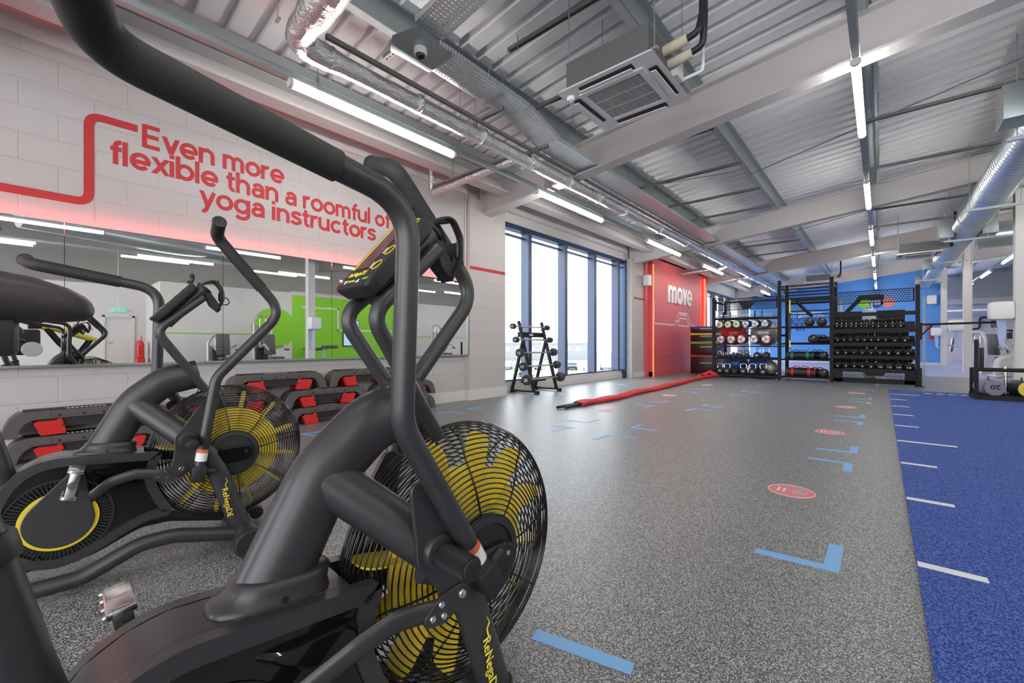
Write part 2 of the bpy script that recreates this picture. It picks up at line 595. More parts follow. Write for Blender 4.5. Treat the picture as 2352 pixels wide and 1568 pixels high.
# geometric sans letters as stroke paths: x-height 1, stroke 0.2
GLYPH = {
 'o': ([RING], 1.06), 'e': ([A_(0.5, 0.5, 0.4, 0.4, 0, 318, 26), [(0.12, 0.47), (0.99, 0.47)]], 1.06), 'c': ([A_(0.5, 0.5, 0.4, 0.4, 42, 318, 24)], 0.98),
 'n': ([[(0.1, 0), (0.1, 1)], ARCH], 1.0), 'h': ([[(0.1, 0), (0.1, 1.42)], ARCH], 1.0),
 'm': ([[(0.1, 0), (0.1, 1)], A_(0.385, 0.615, 0.285, 0.285, 180, 0) + [(0.67, 0)], A_(0.955, 0.615, 0.285, 0.285, 180, 0) + [(1.24, 0)]], 1.44),
 'r': ([[(0.1, 0), (0.1, 1)], A_(0.47, 0.53, 0.37, 0.37, 180, 78)], 0.64), 'v': ([[(0.10, 1), (0.45, 0)], [(0.80, 1), (0.45, 0)]], 0.92),
 'x': ([[(0.10, 1), (0.80, 0)], [(0.10, 0), (0.80, 1)]], 0.92), 'i': ([[(0.1, 0), (0.1, 1)], [(0.1, 1.16), (0.1, 1.40)]], 0.32), 'l': ([[(0.1, 0), (0.1, 1.42)]], 0.32),
 'f': ([A_(0.52, 1.08, 0.25, 0.24, 85, 180, 8) + [(0.27, 0)], [(0.03, 0.90), (0.56, 0.90)]], 0.60), 't': ([[(0.27, 1.28), (0.27, 0.34)] + A_(0.51, 0.34, 0.24, 0.24, 180, 280, 8)[1:], [(0.03, 0.90), (0.57, 0.90)]], 0.64),
 'a': ([A_(0.46, 0.60, 0.31, 0.305, 160, 0, 12) + [(0.77, 0)], [(0.77, 0.56), (0.42, 0.56)] + A_(0.36, 0.33, 0.235, 0.23, 90, 270, 12) + [(0.46, 0.10), (0.62, 0.16), (0.77, 0.33)]], 0.97),
 'b': ([[(0.1, 0), (0.1, 1.42)], RING], 1.06), 'u': ([[(0.1, 1), (0.1, 0.45)] + A_(0.45, 0.45, 0.35, 0.35, 180, 360), [(0.8, 1), (0.8, 0)]], 1.0),
 's': ([curve(S_)], 0.84), 'S': ([[(p[0] * 1.2, p[1] * 1.4) for p in curve(S_)]], 1.02), 'y': ([[(0.10, 1), (0.46, 0.03)], [(0.82, 1), (0.46, 0.03), (0.38, -0.18)] + A_(0.20, -0.12, 0.18, 0.20, -30, -110, 6)], 0.94),
 'g': ([RING, [(0.9, 1), (0.9, 0.0)] + A_(0.5, -0.02, 0.4, 0.33, 0, -150, 14)[1:]], 1.08), 'E': ([[(0.1, 0), (0.1, 1.4)], [(0.1, 0.1), (0.88, 0.1)], [(0.1, 0.72), (0.82, 0.72)], [(0.1, 1.3), (0.88, 1.3)]], 1.0),
 'k': ([[(0.1, 0), (0.1, 1.42)], [(0.16, 0.42), (0.74, 1)], [(0.32, 0.55), (0.76, 0)]], 0.88), 'w': ([[(0.10, 1), (0.38, 0)], [(0.68, 1), (0.38, 0)], [(0.68, 1), (0.98, 0)], [(1.26, 1), (0.98, 0)]], 1.36),
 ',': ([[(0.14, 0.12), (0.06, -0.2)]], 0.32), '.': ([[(0.1, 0), (0.1, 0.22)]], 0.3), ' ': ([], 0.40)}
def signwriting(body, name, m, mx, width, xh, depth, parent=None, gap=0.02, w=0.245):
    """a line of stroke-built letters: width of the line and x-height in metres"""
    x, words = 0.0, [[]]
    for ch in body:
        paths, adv = GLYPH[ch]
        if ch == ' ':
            words.append([])
        for p in paths:
            words[-1].append([V((q[0] + x, q[1])) for q in p])
        x += adv + gap
    tot = max(p.x for wd in words for s_ in wd for p in s_) + w / 2
    kx = width / tot
    for segs in words:
        mb = MB()
        for si, P in enumerate(segs):
            dp = depth * (1 + 0.13 * (si % 5))
            n = len(P)
            closed = (P[0] - P[-1]).length < 1e-4
            L, Rr = [], []
            for i in range(n):
                a = P[i - 1] if i else (P[-2] if closed else P[0])
                b = P[i + 1] if i < n - 1 else (P[1] if closed else P[-1])
                d = (b - a).normalized()
                if n == 2 and abs(d.x) > 0.1 and abs(d.y) > 0.1:
                    nr = V((w / 2 / max(abs(d.y), 0.3) * (1 if d.y > 0 else -1), 0)) * -1     # diagonals end flat
                else:
                    nr = V((-d.y, d.x)) * (w / 2)
                L.append(P[i] + nr); Rr.append(P[i] - nr)
            for i in range(n - 1):
                q = [L[i], L[i + 1], Rr[i + 1], Rr[i]]
                mb.hexa([mx @ V((v.x * kx, v.y * xh, 0)) for v in q] + [mx @ V((v.x * kx, v.y * xh, dp)) for v in q])
        o = mb.build(name, m, parent, ang=0)
    return o

def text(body, name, m, mx, width=None, height=None, depth=0.001, bold=0.0, parent=None, align='LEFT', space=1.0):
    """lettering as a mesh, scaled to a width and a height of its ink"""
    cu = bpy.data.curves.new('lettering', 'FONT')
    cu.body = body
    cu.align_x = align
    cu.offset = bold
    cu.space_character = space
    cu.resolution_u = 3
    to = bpy.data.objects.new('lettering', cu)
    COL.objects.link(to)
    dg = bpy.context.evaluated_depsgraph_get()
    me = bpy.data.meshes.new_from_object(to.evaluated_get(dg))
    bpy.data.objects.remove(to)
    xs = [v.co.x for v in me.vertices]; ys = [v.co.y for v in me.vertices]
    x0, x1, y0, y1 = min(xs), max(xs), min(ys), max(ys)
    sx = width / (x1 - x0) if width else None
    sy = height / (y1 - y0) if height else None
    sx = sx or sy; sy = sy or sx
    ox = x0 if align == 'LEFT' else 0.0
    bm = bmesh.new()
    bm.from_mesh(me)
    bpy.data.meshes.remove(me)
    for v in bm.verts:
        v.co = V(((v.co.x - ox) * sx, v.co.y * sy, 0))
    ret = bmesh.ops.extrude_face_region(bm, geom=bm.faces[:])
    for e in ret['geom']:
        if isinstance(e, bmesh.types.BMVert):
            e.co.z += depth
    mb = MB(); mb.bm.free(); mb.bm = bm
    mb.move(mx)
    return mb.build(name, m, parent, ang=0)

ORD = ['first', 'second', 'third', 'fourth', 'fifth', 'sixth', 'seventh', 'eighth', 'ninth', 'tenth', 'eleventh', 'twelfth', 'thirteenth', 'fourteenth', 'fifteenth', 'sixteenth']
# ------------------------------------------------------------------ the setting
ZB = lambda x: 3.2 + 0.1 * (x + 5.36)          # underside of the rafters
XW = -5.36
def sbox(mb, x0, x1, y0, y1, d0, d1):
    """a box whose top and bottom follow the roof slope"""
    return mb.hexa([V((x0, y0, ZB(x0) + d0)), V((x1, y0, ZB(x1) + d0)), V((x1, y1, ZB(x1) + d0)), V((x0, y1, ZB(x0) + d0)),
                    V((x0, y0, ZB(x0) + d1)), V((x1, y0, ZB(x1) + d1)), V((x1, y1, ZB(x1) + d1)), V((x0, y1, ZB(x0) + d1))])

struct(MB().box((-5.9, -6, -0.12), (15, 17.6, 0)), 'floor', 'floor')
struct(MB().box((-5.9, 17.6, -0.12), (15, 34, 0)), 'floor_far', 'farfloor')

# left wall
struct(MB().box((-5.62, -6, 0), (XW, 5.0, 3.66)).box((-5.75, -6, 3.6), (-5.6, 5.0, 3.9)), 'wall_left', 'block')
struct(MB().box((-5.62, 5.0, 0), (-5.27, 5.9, 3.45)).box((-5.75, 5.0, 3.3), (-5.42, 5.9, 3.86)), 'wall_left_pier', 'block')
mb = MB().box((-5.75, 5.9, 0), (-5.53, 11.2, 0.13)).box((-5.75, 5.9, 0.13), (-5.56, 11.2, 0.215))
struct(mb, 'wall_left_sill', 'white')
mb = MB().box((-5.75, 5.9, 3.32), (-5.47, 11.2, 3.5)).box((-5.75, 5.9, 3.5), (-5.40, 11.2, 3.82))
struct(mb, 'wall_left_lintel', 'white')
struct(MB().box((-5.75, 11.19, 0), (-5.26, 11.97, 3.35)).box((-5.75, 11.1, 3.3), (-5.42, 12.0, 3.86)), 'wall_left_pier', 'block')
struct(MB().box((-5.62, 11.97, 0), (-5.2, 12.22, 3.8)).box((-5.62, 12.22, 0), (-5.1, 16.95, 3.5)).box((-5.62, 16.95, 0), (-5.03, 17.25, 3.6)).box((-5.75, 11.97, 3.4), (-5.5, 17.25, 3.9)), 'wall_left_red', 'red')
struct(MB().box((-5.62, 12.22, 0.62), (-5.09, 16.95, 0.635)).box((-5.62, 12.22, 0), (-5.085, 16.95, 0.13)), 'trim_1', 'red')
struct(MB().box((-5.75, 17.25, 0), (-5.5, 27, 0.3)).box((-5.75, 17.25, 3.2), (-5.45, 27, 3.8)).box((-5.75, 23.2, 0), (-5.36, 23.8, 3.5)), 'wall_left_far', 'white')
# plinth of the block wall
mb = MB().box((-5.4, -6, 0), (-5.335, 4.975, 0.17)).box((-5.4, 4.975, 0), (-5.245, 5.92, 0.17)).box((-5.4, 11.27, 0), (-5.235, 11.99, 0.15))
struct(mb, 'baseboard_left', 'white')
# cap course on top of the block wall
struct(MB().box((-5.62, -6, 3.50), (-5.33, 5.0, 3.66), None, 0.008), 'trim_2', 'white')

# window 1: blue mullions, dark head, panes
def window(name, ya, yb, mull, z0, z1):
    w = thing(name, '', 'window')
    del w['label'], w['category']
    w['kind'] = 'structure'
    mb = MB().box((-5.68, ya, z1 - 0.09), (-5.5, yb, z1)).box((-5.68, ya, z1 - 0.2), (-5.6, yb, z1 - 0.17)).box((-5.68, ya, z0), (-5.56, yb, z0 + 0.03))
    mb.build('window_frame', 'navy', w)
    for y in mull:
        MB().box((-5.70, y - 0.055, z0), (-5.5, y + 0.055, z1 - 0.09)).box((-5.5, y - 0.05, z0), (-5.494, y + 0.05, z1 - 0.09)).build('mullion', 'mullion', w)
    e = [ya] + list(mull) + [yb]
    for a, b in zip(e, e[1:]):
        MB().box((-5.635, a, z0), (-5.625, b, z1)).build('pane', 'glass', w, 0)
    return w
window('window_1', 5.9, 11.2, (6.93, 8.27, 9.6, 10.88), 0.215, 3.32)
window('window_2', 17.25, 23.2, (18.6, 19.9, 21.2, 22.4), 0.3, 3.2)
window('window_3', 23.8, 27, (25.2, 26.2), 0.3, 3.2)
# bulging navy flashing beside the first window
mb = MB()
ys = [11.05, 11.30]
rows = 28
for i in range(rows):
    z0, z1 = 0.0 + 3.3 * i / rows, 0.0 + 3.3 * (i + 1) / rows
    d0 = -5.42 + 0.008 * math.sin(i * 2.3); d1 = -5.42 + 0.008 * math.sin((i + 1) * 2.3)
    mb.hexa([V((-5.7, 11.19, z0)), V((d0, 11.13, z0)), V((d0 + 0.02, 11.31, z0)), V((-5.7, 11.31, z0)), V((-5.7, 11.19, z1)), V((d1, 11.13, z1)), V((d1 + 0.02, 11.31, z1)), V((-5.7, 11.31, z1))])
struct(mb, 'trim_3', 'navy', 60)

# end wall, far room and right side of the hall
mb = MB().box((-5.6, 27, 0.12), (2.02, 27.2, 4.6))
struct(mb, 'wall_end', 'blue')
struct(MB().box((-5.6, 26.97, 0), (2.02, 27.2, 0.12)), 'baseboard_end', 'white')
mb = MB().box((2.0, 33, 0), (15, 33.2, 3.4))
struct(mb, 'wall_far', 'beige')
struct(MB().box((2.0, 32.9, 3.4), (15, 33.3, 6.0)), 'wall_far_upper', 'grey')
struct(MB().box((7.12, 3.0, 0), (7.32, 7.1, 3.0)).box((7.12, 12.1, 0), (7.32, 17.0, 3.0)).box((7.9, 17.0, 0), (8.1, 33, 3.0)).box((7.12, 16.9, 0), (8.1, 17.0, 3.0)), 'wall_right', 'white')
struct(MB().box((7.12, 7.1, 0), (7.32, 12.1, 2.9)), 'wall_right_green', 'green')
struct(MB().box((7.1, 7.1, 2.9), (7.34, 12.1, 3.05)), 'trim_4', 'lightgrey')
struct(MB().box((7.32, 3.0, 0), (9.5, 3.2, 3.0)), 'wall_side', 'white')
struct(MB().box((9.5, -6, 0), (9.7, 3.2, 3.0)), 'wall_right_back', 'white')
struct(MB().box((-5.6, -6.2, 0), (-4.6, -6, 3.9)).box((-1.2, -6.2, 0), (0.0, -6, 4.3)).box((4.2, -6.2, 0), (5.6, -6, 4.8)).box((9.6, -6.2, 0), (15, -6, 5.6)).box((-5.6, -6.2, 3.3), (15, -6, 3.9)), 'wall_back', 'white')
# door seen in the mirror
d = struct(MB().box((9.46, 1.92, 0), (9.52, 2.62, 1.88)).box((9.42, 1.86, 0), (9.5, 1.92, 1.94)).box((9.42, 2.62, 0), (9.5, 2.68, 1.94)).box((9.42, 1.86, 1.88), (9.5, 2.68, 1.94)), 'door_1', 'white')
MB().tube(fillet([(9.46, 2.0, 1.0), (9.40, 2.0, 1.0), (9.40, 2.12, 1.0)], 0.02), 0.011, 8).build('door_handle', 'chrome', d)

# green line and roundel on the right wall
struct(MB().box((7.11, 3.0, 1.30), (7.125, 7.1, 1.335)).box((7.11, 12.1, 1.30), (7.125, 17.0, 1.335)), 'trim_5', 'green')
mb = MB().cyl((7.105, 6.45, 1.55), (7.12, 6.45, 1.55), 0.8, 40)
struct(mb, 'trim_6', 'green')
mb = MB()
for a, b in (((7.5, 2.45), (9.0, 2.45)), ((9.0, 2.45), (9.0, 1.55)), ((9.0, 1.55), (12.1, 1.55))):
    mb.box((7.105, min(a[0], b[0]) - 0.03, min(a[1], b[1]) - 0.03), (7.12, max(a[0], b[0]) + 0.03, max(a[1], b[1]) + 0.03))
struct(mb, 'trim_7', 'whiteink')

# roof deck: trapezoidal ribs running up the slope
mb = MB()
pitch = 0.25
prev = None
y = -6.2
while y < 34:
    for dy, dz in ((0, 0.66), (0.155, 0.66), (0.170, 0.735), (0.235, 0.735)):
        pr = [mb.bm.verts.new((x, y + dy, ZB(x) + dz)) for x in (-5.8, 15)]
        if prev:
            mb.face([prev[0], prev[1], pr[1], pr[0]])
        prev = pr
    y += pitch
struct(mb, 'ceiling', 'roof', 20)
struct(sbox(MB(), -5.8, 15, -6.2, 34, 0.79, 0.85), 'ceiling_upper', 'galv')

# portal rafters
for y in (-0.5, 5.42, 11.35, 17.3, 23.2):
    mb = MB()
    x1 = 7.2 if y < 27 else 2
    sbox(mb, -5.36, 14, y - 0.10, y + 0.10, 0, 0.028)
    sbox(mb, -5.36, 14, y - 0.012, y + 0.012, 0.028, 0.44)
    sbox(mb, -5.36, 14, y - 0.10, y + 0.10, 0.44, 0.465)
    mb.box((-5.36, y - 0.10, 3.2), (-5.32, y + 0.10, 3.64))
    o = struct(mb, 'beam_rafter', 'beam')
# purlins
for i, x in enumerate((-3.4, -1.75, -0.10, 1.55, 3.2, 4.85, 6.5, 8.5, 10.5)):
    z = ZB(x)
    mb = MB().box((x - 0.004, -6, z + 0.44), (x + 0.004, 33, z + 0.655)).box((x - 0.09, -6, z + 0.44), (x, 33, z + 0.446)).box((x, -6, z + 0.648), (x + 0.07, 33, z + 0.655)).box((x - 0.07, -6, z + 0.446), (x - 0.063, 33, z + 0.47))
    struct(mb, 'beam_purlin', 'galv')
# eaves beams over the left wall
struct(MB().box((-4.92, -6, 3.47), (-4.70, 27, 3.50)).box((-4.92, -6, 3.50), (-4.905, 27, 3.72)).box((-4.92, -6, 3.70), (-4.72, 27, 3.72)), 'beam_eaves', 'beam')
struct(MB().box((-4.60, -6, 3.64), (-4.592, 27, 3.86)).box((-4.60, -6, 3.64), (-4.52, 27, 3.648)).box((-4.67, -6, 3.85), (-4.6, 27, 3.86)), 'beam_eaves_purlin', 'galv')
# columns
for y in (5.6, 12.95, 20.0, 26.9):
    mb = MB().box((2.0, y - 0.1, 0), (2.02, y + 0.1, 4.5)).box((2.18, y - 0.1, 0), (2.2, y + 0.1, 4.5)).box((2.02, y - 0.09, 0), (2.18, y + 0.09, 4.5))
    struct(mb, 'column', 'white')

# ------------------------------------------------------------------ wall graphics (paint on the wall)
def stroke(mb, pts, w, x, t=0.004):
    """a painted line on the plane x, through (y, z) points"""
    P = fillet([(0, p[0], p[1]) for p in pts], 0.09, 6)
    L, Rr = [], []
    for i, p in enumerate(P):
        d = (P[min(i + 1, len(P) - 1)] - P[max(i - 1, 0)]).normalized()
        nrm = V((0, -d.z, d.y)) * (w / 2)
        L.append(p + nrm); Rr.append(p - nrm)
    mb.prism([(p.y, p.z) for p in L + Rr[::-1]], x, x + t)
    return mb
def wall_mark(o, label, cat, group=None):
    return tag(o, label, cat, group)
mb = stroke(MB(), [(-3.0, 2.215), (0.41, 2.215), (0.41, 3.0), (0.74, 3.0)], 0.068, XW)
tag(mb.build('wall_line', 'redink'), 'thick red painted line with a tall upward step left of the slogan', 'painted line', 'red lines on the left wall')
mb = MB().box((XW, 3.5, 2.23), (XW + 0.003, 5.0, 2.285))
tag(mb.build('wall_line', 'redink'), 'short red painted line on white blocks right of the slogan, above the mirror', 'painted line', 'red lines on the left wall')
mb = MB().box((-5.27, 5.0, 2.225), (-5.267, 5.9, 2.28))
tag(mb.build('wall_line', 'redink'), 'red painted line across the white block pier left of the window', 'painted line', 'red lines on the left wall')
mb = MB().box((-5.26, 11.3, 2.225), (-5.257, 11.97, 2.28))
tag(mb.build('wall_line', 'redink'), 'red painted line across the white block pier right of the window', 'painted line', 'red lines on the left wall')
SL = thing('wall_slogan', 'large red lettered slogan about yoga instructors on the white block wall', 'slogan', (0, 0, 0))
for body, y0, zb, wd, ht in (('Even more', 0.775, 2.842, 1.30, 0.158), ('flexible than a roomful of', 0.545, 2.615, 2.98, 0.158), ('yoga instructors', 1.230, 2.395, 2.045, 0.158)):
    signwriting(body, 'lettering', 'redink', frame((XW, y0, zb), (0, 1, 0), (0, 0, 1)), wd, ht, 0.003, SL)

# red wall: MOVE sign, white line drawing of a step
mv = signwriting('move', 'wall_sign', 'plastic', frame((-5.1, 13.36, 2.27), (0, 1, 0), (0, 0, 1)), 2.22, 0.54, 0.05, None, 0.02, 0.24)
tag(mv, 'raised white letters spelling move on the red wall', 'sign')
mb = MB()
for pts in (((12.35, 2.25), (12.35, 1.57), (14.05, 1.57), (14.12, 1.72), (14.3, 1.72), (14.3, 1.90)), ((14.3, 1.9), (14.45, 2.0), (15.2, 2.0), (15.35, 1.9), (15.45, 1.72), (15.6, 1.6), (16.4, 1.57)), ((14.5, 1.90), (14.55, 1.94), (15.1, 1.94), (15.15, 1.90)), ((14.3, 1.57), (14.3, 1.68), (14.45, 1.72), (14.45, 1.82), (15.2, 1.82), (15.2, 1.72), (15.35, 1.68), (15.35, 1.57), (14.3, 1.57))):
    P = [V((0, p[0], p[1])) for p in pts]
    for a, b in zip(P, P[1:]):
        mb.bar(a + V((-5.098, 0, 0)), b + V((-5.098, 0, 0)), 0.004, 0.05, (0, 0, 1) if abs((b - a).z) < 0.9 * (b - a).length else (0, 1, 0))
tag(mb.build('wall_line', 'pinkline'), 'white line drawing of an exercise step on the red wall', 'painted line')
# blue end wall lettering and roundels
SG = thing('wall_slogan', 'white and navy lettering on the blue end wall behind the rig', 'slogan')
for i, (body, x0, zb, wd, ht, m) in enumerate((('So genuine,', -3.74, 2.42, 1.5, 0.19, 'whiteink'), ('you know exactly', -3.92, 2.14, 2.15, 0.19, 'navyink'), ('where to', -3.84, 1.92, 1.1, 0.18, 'navyink'), ('lift.', -3.42, 1.66, 0.45, 0.18, 'navyink'))):
    signwriting(body, 'lettering', m, frame((x0, 26.998, zb), (1, 0, 0), (0, 0, 1)), wd, ht, 0.004, SG)
for x, m, c in ((-0.62, 'green', 'green'), (-0.17, 'navyink', 'navy'), (0.25, 'sticker', 'red')):
    o = MB().cyl((x, 26.985, 2.95), (x, 26.998, 2.95), 0.255, 32).build('wall_roundel', m)
    tag(o, 'flat %s disc painted on the blue end wall above the dumbbell rack' % c, 'wall disc', 'discs on the end wall')
text('100', 'wall_sign', 'whiteink', frame((-0.33, 26.98, 2.85), (1, 0, 0), (0, 0, 1)), 0.3, 0.2, 0.004, 0.01)
bpy.data.objects['wall_sign.001'].parent = bpy.data.objects['wall_roundel.001']

# ------------------------------------------------------------------ mirror panels and red LED strips
seams = [-2.2, -0.95, 0.255, 1.42, 2.608, 3.78, 4.96]
where = ['out of sight behind the saddle end of the wall', 'hidden left of the saddle', 'furthest left, behind the bicycle saddle', 'behind the far bike console', 'behind the far bike right handle', 'behind the near bike console', 'furthest right, ending at the block pier']
for i, (a, b) in enumerate(zip(seams, seams[1:])):
    if b < 0:
        continue
    o = thing('wall_mirror', 'frameless wall mirror panel, ' + ['furthest left, partly hidden by the saddle', 'second from the left, behind the far bike console', 'third from the left, behind the far bike handle', 'fourth from the left, beside the near bike console', 'furthest right, ending at the block pier'][i - 1], 'mirror', (0, 0, 0), 0, 'mirror panels on the left wall')
    MB().box((-5.300, a + 0.002, 0.775), (-5.293, b - 0.002, 1.995)).build('mirror_pane', 'mirror', o, 0)
    MB().box((XW, a + 0.002, 0.775), (-5.301, b - 0.002, 1.90)).build('backing', 'edge', o, 0)
struct(MB().box((XW, -2.2, 0.755), (-5.285, 4.97, 0.775)).box((-5.36, 4.962, 0.76), (-5.285, 4.985, 2.0)), 'trim_8', 'edge')
o = MB().box((-5.312, -2.2, 1.955), (-5.302, 4.95, 1.985)).build('led_strip', 'pink')
tag(o, 'red glowing LED strip along the top edge of the wall mirror', 'LED strip', 'red LED strips')
o = MB().cyl((-5.345, 4.975, 2.0), (-5.345, 4.975, 3.5), 0.012, 10).build('conduit', 'white')
tag(o, 'thin white conduit in the corner left of the block pier', 'conduit')
o = MB().box((-5.575, -3, 3.662), (-5.565, 4.9, 3.667)).build('led_strip', 'pinkdim')
tag(o, 'red LED strip lying on top of the block wall under the roof', 'LED strip', 'red LED strips')
o = MB().box((-5.12, 12.225, 0.0), (-5.08, 12.29, 3.3)).build('led_strip', 'orange')
tag(o, 'orange red LED strip upright at the left edge of the red wall', 'LED strip', 'red LED strips')
o = MB().box((-5.06, 16.88, 0.0), (-5.015, 16.95, 3.4)).build('led_strip', 'orange')
tag(o, 'orange red LED strip upright at the right edge of the red wall', 'LED strip', 'red LED strips')

# ------------------------------------------------------------------ turf lane
tf = thing('turf_lane', 'blue artificial turf lane with white distance marks on the dark floor', 'turf lane')
MB().box((0.115, -4, 0), (2.0, 11.82, 0.008)).build('turf', 'turf', tf)
y = 2.525
for i in range(9):
    w = 0.41 if i in (3, 8) else 0.205
    MB().box((0.118, y - 0.026, 0.008), (0.118 + w, y + 0.026, 0.0095)).build('distance_mark', 'whiteink', tf, 0)
    y += 1.034
# worn white lettering along the far end
mb = MB()
for i in range(4):
    x = 0.62 + i * 0.16
    mb.box((x, 11.28, 0.008), (x + 0.12, 11.33, 0.0095)).box((x + 0.02, 11.38, 0.008), (x + 0.08, 11.42, 0.0095))
mb.build('lettering', 'whiteink', tf, 0)
# ------------------------------------------------------------------ floor tapes and stickers
TAPES = [
(-0.16, 2.25, -0.44, 2.22, -0.16, 2.53),(-0.2, 4.32, -0.46, 4.32, -0.19, 4.04),(-0.18, 4.79, -0.45, 4.74, -0.19, 5.07),(-0.19, 6.71, -0.45, 6.67, -0.19, 6.46),(-0.18, 7.13, -0.47, 7.09, -0.19, 7.42),(-0.15, 9.08, -0.42, 9.04, -0.15, 8.8),(-0.14, 9.59, -0.42, 9.53, -0.15, 9.84),(-0.13, 11.52, -0.4, 11.5, -0.13, 11.29),
(-2.15, 4.04, -1.88, 4.08, -2.16, 3.75),(-2.14, 4.57, -1.86, 4.58, -2.14, 4.81),(-2.08, 6.48, -1.83, 6.5, -2.1, 6.22),(-2.08, 6.93, -1.82, 6.92, -2.08, 7.15),(-2.09, 8.85, -1.81, 8.87, -2.1, 8.58),(-2.1, 9.5, -1.82, 9.46, -2.1, 9.72),(-2.12, 11.25, -1.85, 11.3, -2.11, 11.0),
(-2.67, 4.11, -2.94, 4.06, -2.7, 3.82),(-2.7, 4.5, -2.97, 4.47, -2.68, 4.77),(-2.66, 6.44, -2.95, 6.41, -2.69, 6.18),(-2.71, 6.86, -2.95, 6.80, -2.67, 7.1),(-2.75, 8.78, -3.04, 8.77, -2.77, 8.5),(-2.77, 9.44, -3.06, 9.38, -2.8, 9.7),(-2.78, 11.17, -3.03, 11.2, -2.76, 10.93),
(-4.63, 1.97, -4.61, 2.26, -4.34, 2.02),(-4.59, 3.97, -4.33, 4.02, -4.6, 3.74),(-4.61, 4.33, -4.35, 4.39, -4.58, 4.6),(-4.62, 6.23, -4.38, 6.3, -4.66, 5.97),(-4.63, 6.73, -4.38, 6.66, -4.64, 6.98),(-4.64, 8.51, -4.39, 8.54, -4.67, 8.25),(-4.66, 9.2, -4.4, 9.17, -4.65, 9.46),(-4.6, 10.89, -4.34, 10.92, -4.62, 10.6)]
ROWN = [('beside the blue turf', 8), ('right of the middle aisle', 7), ('left of the middle aisle', 7), ('beside the window wall', 8)]
k = 0
for rn, cnt in ROWN:
    for j in range(cnt):
        cx, cy_, ax, ay, bx, by = TAPES[k]
        k += 1
        da, db = (V((ax - cx, ay - cy_))).normalized(), (V((bx - cx, by - cy_))).normalized()
        w = 0.028
        c = V((cx, cy_)); a = V((ax, ay)); b = V((bx, by))
        poly = [c - da * w - db * w, a - db * w, a + db * w, c + da * w + db * w, b + da * w, b - da * w]
        o = MB().prism([(p.x, p.y) for p in poly], 0.0, 0.0012, XY).build('floor_tape', 'tape', None, 0)
        tag(o, 'blue L-shaped floor tape, %s from the near end, row %s' % (ORD[j], rn), 'floor tape', 'L-shaped floor tapes')
o = MB().bar((-0.86, 1.105, 0.0006), (-0.55, 1.175, 0.0006), 0.052, 0.0012).build('floor_tape', 'tape', None, 0)
tag(o, 'straight strip of blue floor tape right of the near bike fan', 'floor tape')

def sticker(x, y, label):
    s = thing('floor_sticker', label, 'floor sticker', (x, y, 0), 0, 'round red floor stickers')
    MB().cyl((0, 0, 0), (0, 0, 0.001), 0.135, 40).build('disc', 'sticker', s, 0)
    MB().ring((0, 0, 0.0011), (0, 0, 1), 0.127, 0.002, 40, 4).build('border', 'whiteink', s, 0)
    for dx, b, w in ((-0.062, '1 PERSON', 0.10), (-0.030, 'PER BOX', 0.085)):
        text(b, 'lettering', 'whiteink', frame((dx, -w / 2, 0.001), (0, 1, 0), (-1, 0, 0)), w, 0.017, 0.0006, 0.02, s)
    MB().cyl((0.045, 0, 0.001), (0.045, 0, 0.0016), 0.037, 28).build('roundel', 'stickergrey', s, 0)
    MB().box((0.022, -0.007, 0.0016), (0.068, 0.007, 0.002)).ring((0.045, 0, 0.0016), (0, 0, 1), 0.037, 0.0015, 28, 4).build('symbol', 'whiteink', s, 0)
    return s
for j, (x, y) in enumerate(((-0.44, 3.27), (-0.42, 5.73), (-0.40, 8.17), (-0.36, 10.6))):
    sticker(x, y, 'round red one-person-per-box floor sticker, %s from the near end of the row beside the turf' % ORD[j])
for j, (x, y) in enumerate(((-2.96, 5.50), (-2.97, 7.89), (-3.05, 10.45))):
    sticker(x, y, 'round floor sticker, %s from the near end of the row beside the red rope' % ORD[j])

# ------------------------------------------------------------------ lighting: battens on trunking
def batten(x, y0, y1, z, label, group, wide=0.56):
    t = thing('light_batten', label, 'light fitting', (x, (y0 + y1) / 2, z), 0, group)
    h = (y1 - y0) / 2
    prof = [(0.038 * math.cos(a), 0.004 - 0.038 * math.sin(a)) for a in [-wide + (math.pi + 2 * wide) * i / 14 for i in range(15)]]
    MB().prism([(p[0], p[1]) for p in prof], -h + 0.03, h - 0.03, XZ).build('diffuser', 'led', t)
    MB().box((-0.040 + 0.016 * (wide > 0.5), -h, 0.014 + 0.016 * (wide > 0.5)), (0.040 - 0.016 * (wide > 0.5), h, 0.042), None, 0.003).build('housing', 'lightgrey', t)
    for s in (-1, 1):
        MB().prism([(p[0] * 1.08, p[1] * 1.08) for p in prof], s * h - 0.03 * (s > 0), s * h + 0.03 * (s < 0), XZ).build('end_cap', 'lightgrey', t)
    return t
ZL, XL = 3.19, -3.84
LY = [(1.51, 3.39), (4.97, 6.95), (8.88, 10.9), (12.7, 14.7), (16.6, 18.5), (20.4, 22.3)]
for j, (a, b) in enumerate(LY):
    batten(XL, a, b, ZL, 'white LED batten light, %s from the near end of the row along the window side' % ORD[j], 'LED battens on the window side')
ZR, XR = 3.6, -0.183
RY_ = [(5.13, 7.03), (9.05, 10.85), (12.82, 14.9), (16.7, 18.9), (20.7, 22.7), (24.6, 26.6)]
for j, (a, b) in enumerate(RY_):
    batten(XR, a, b, ZR, 'white LED batten light, %s from the near end of the row above the turf edge' % ORD[j], 'LED battens above the turf')
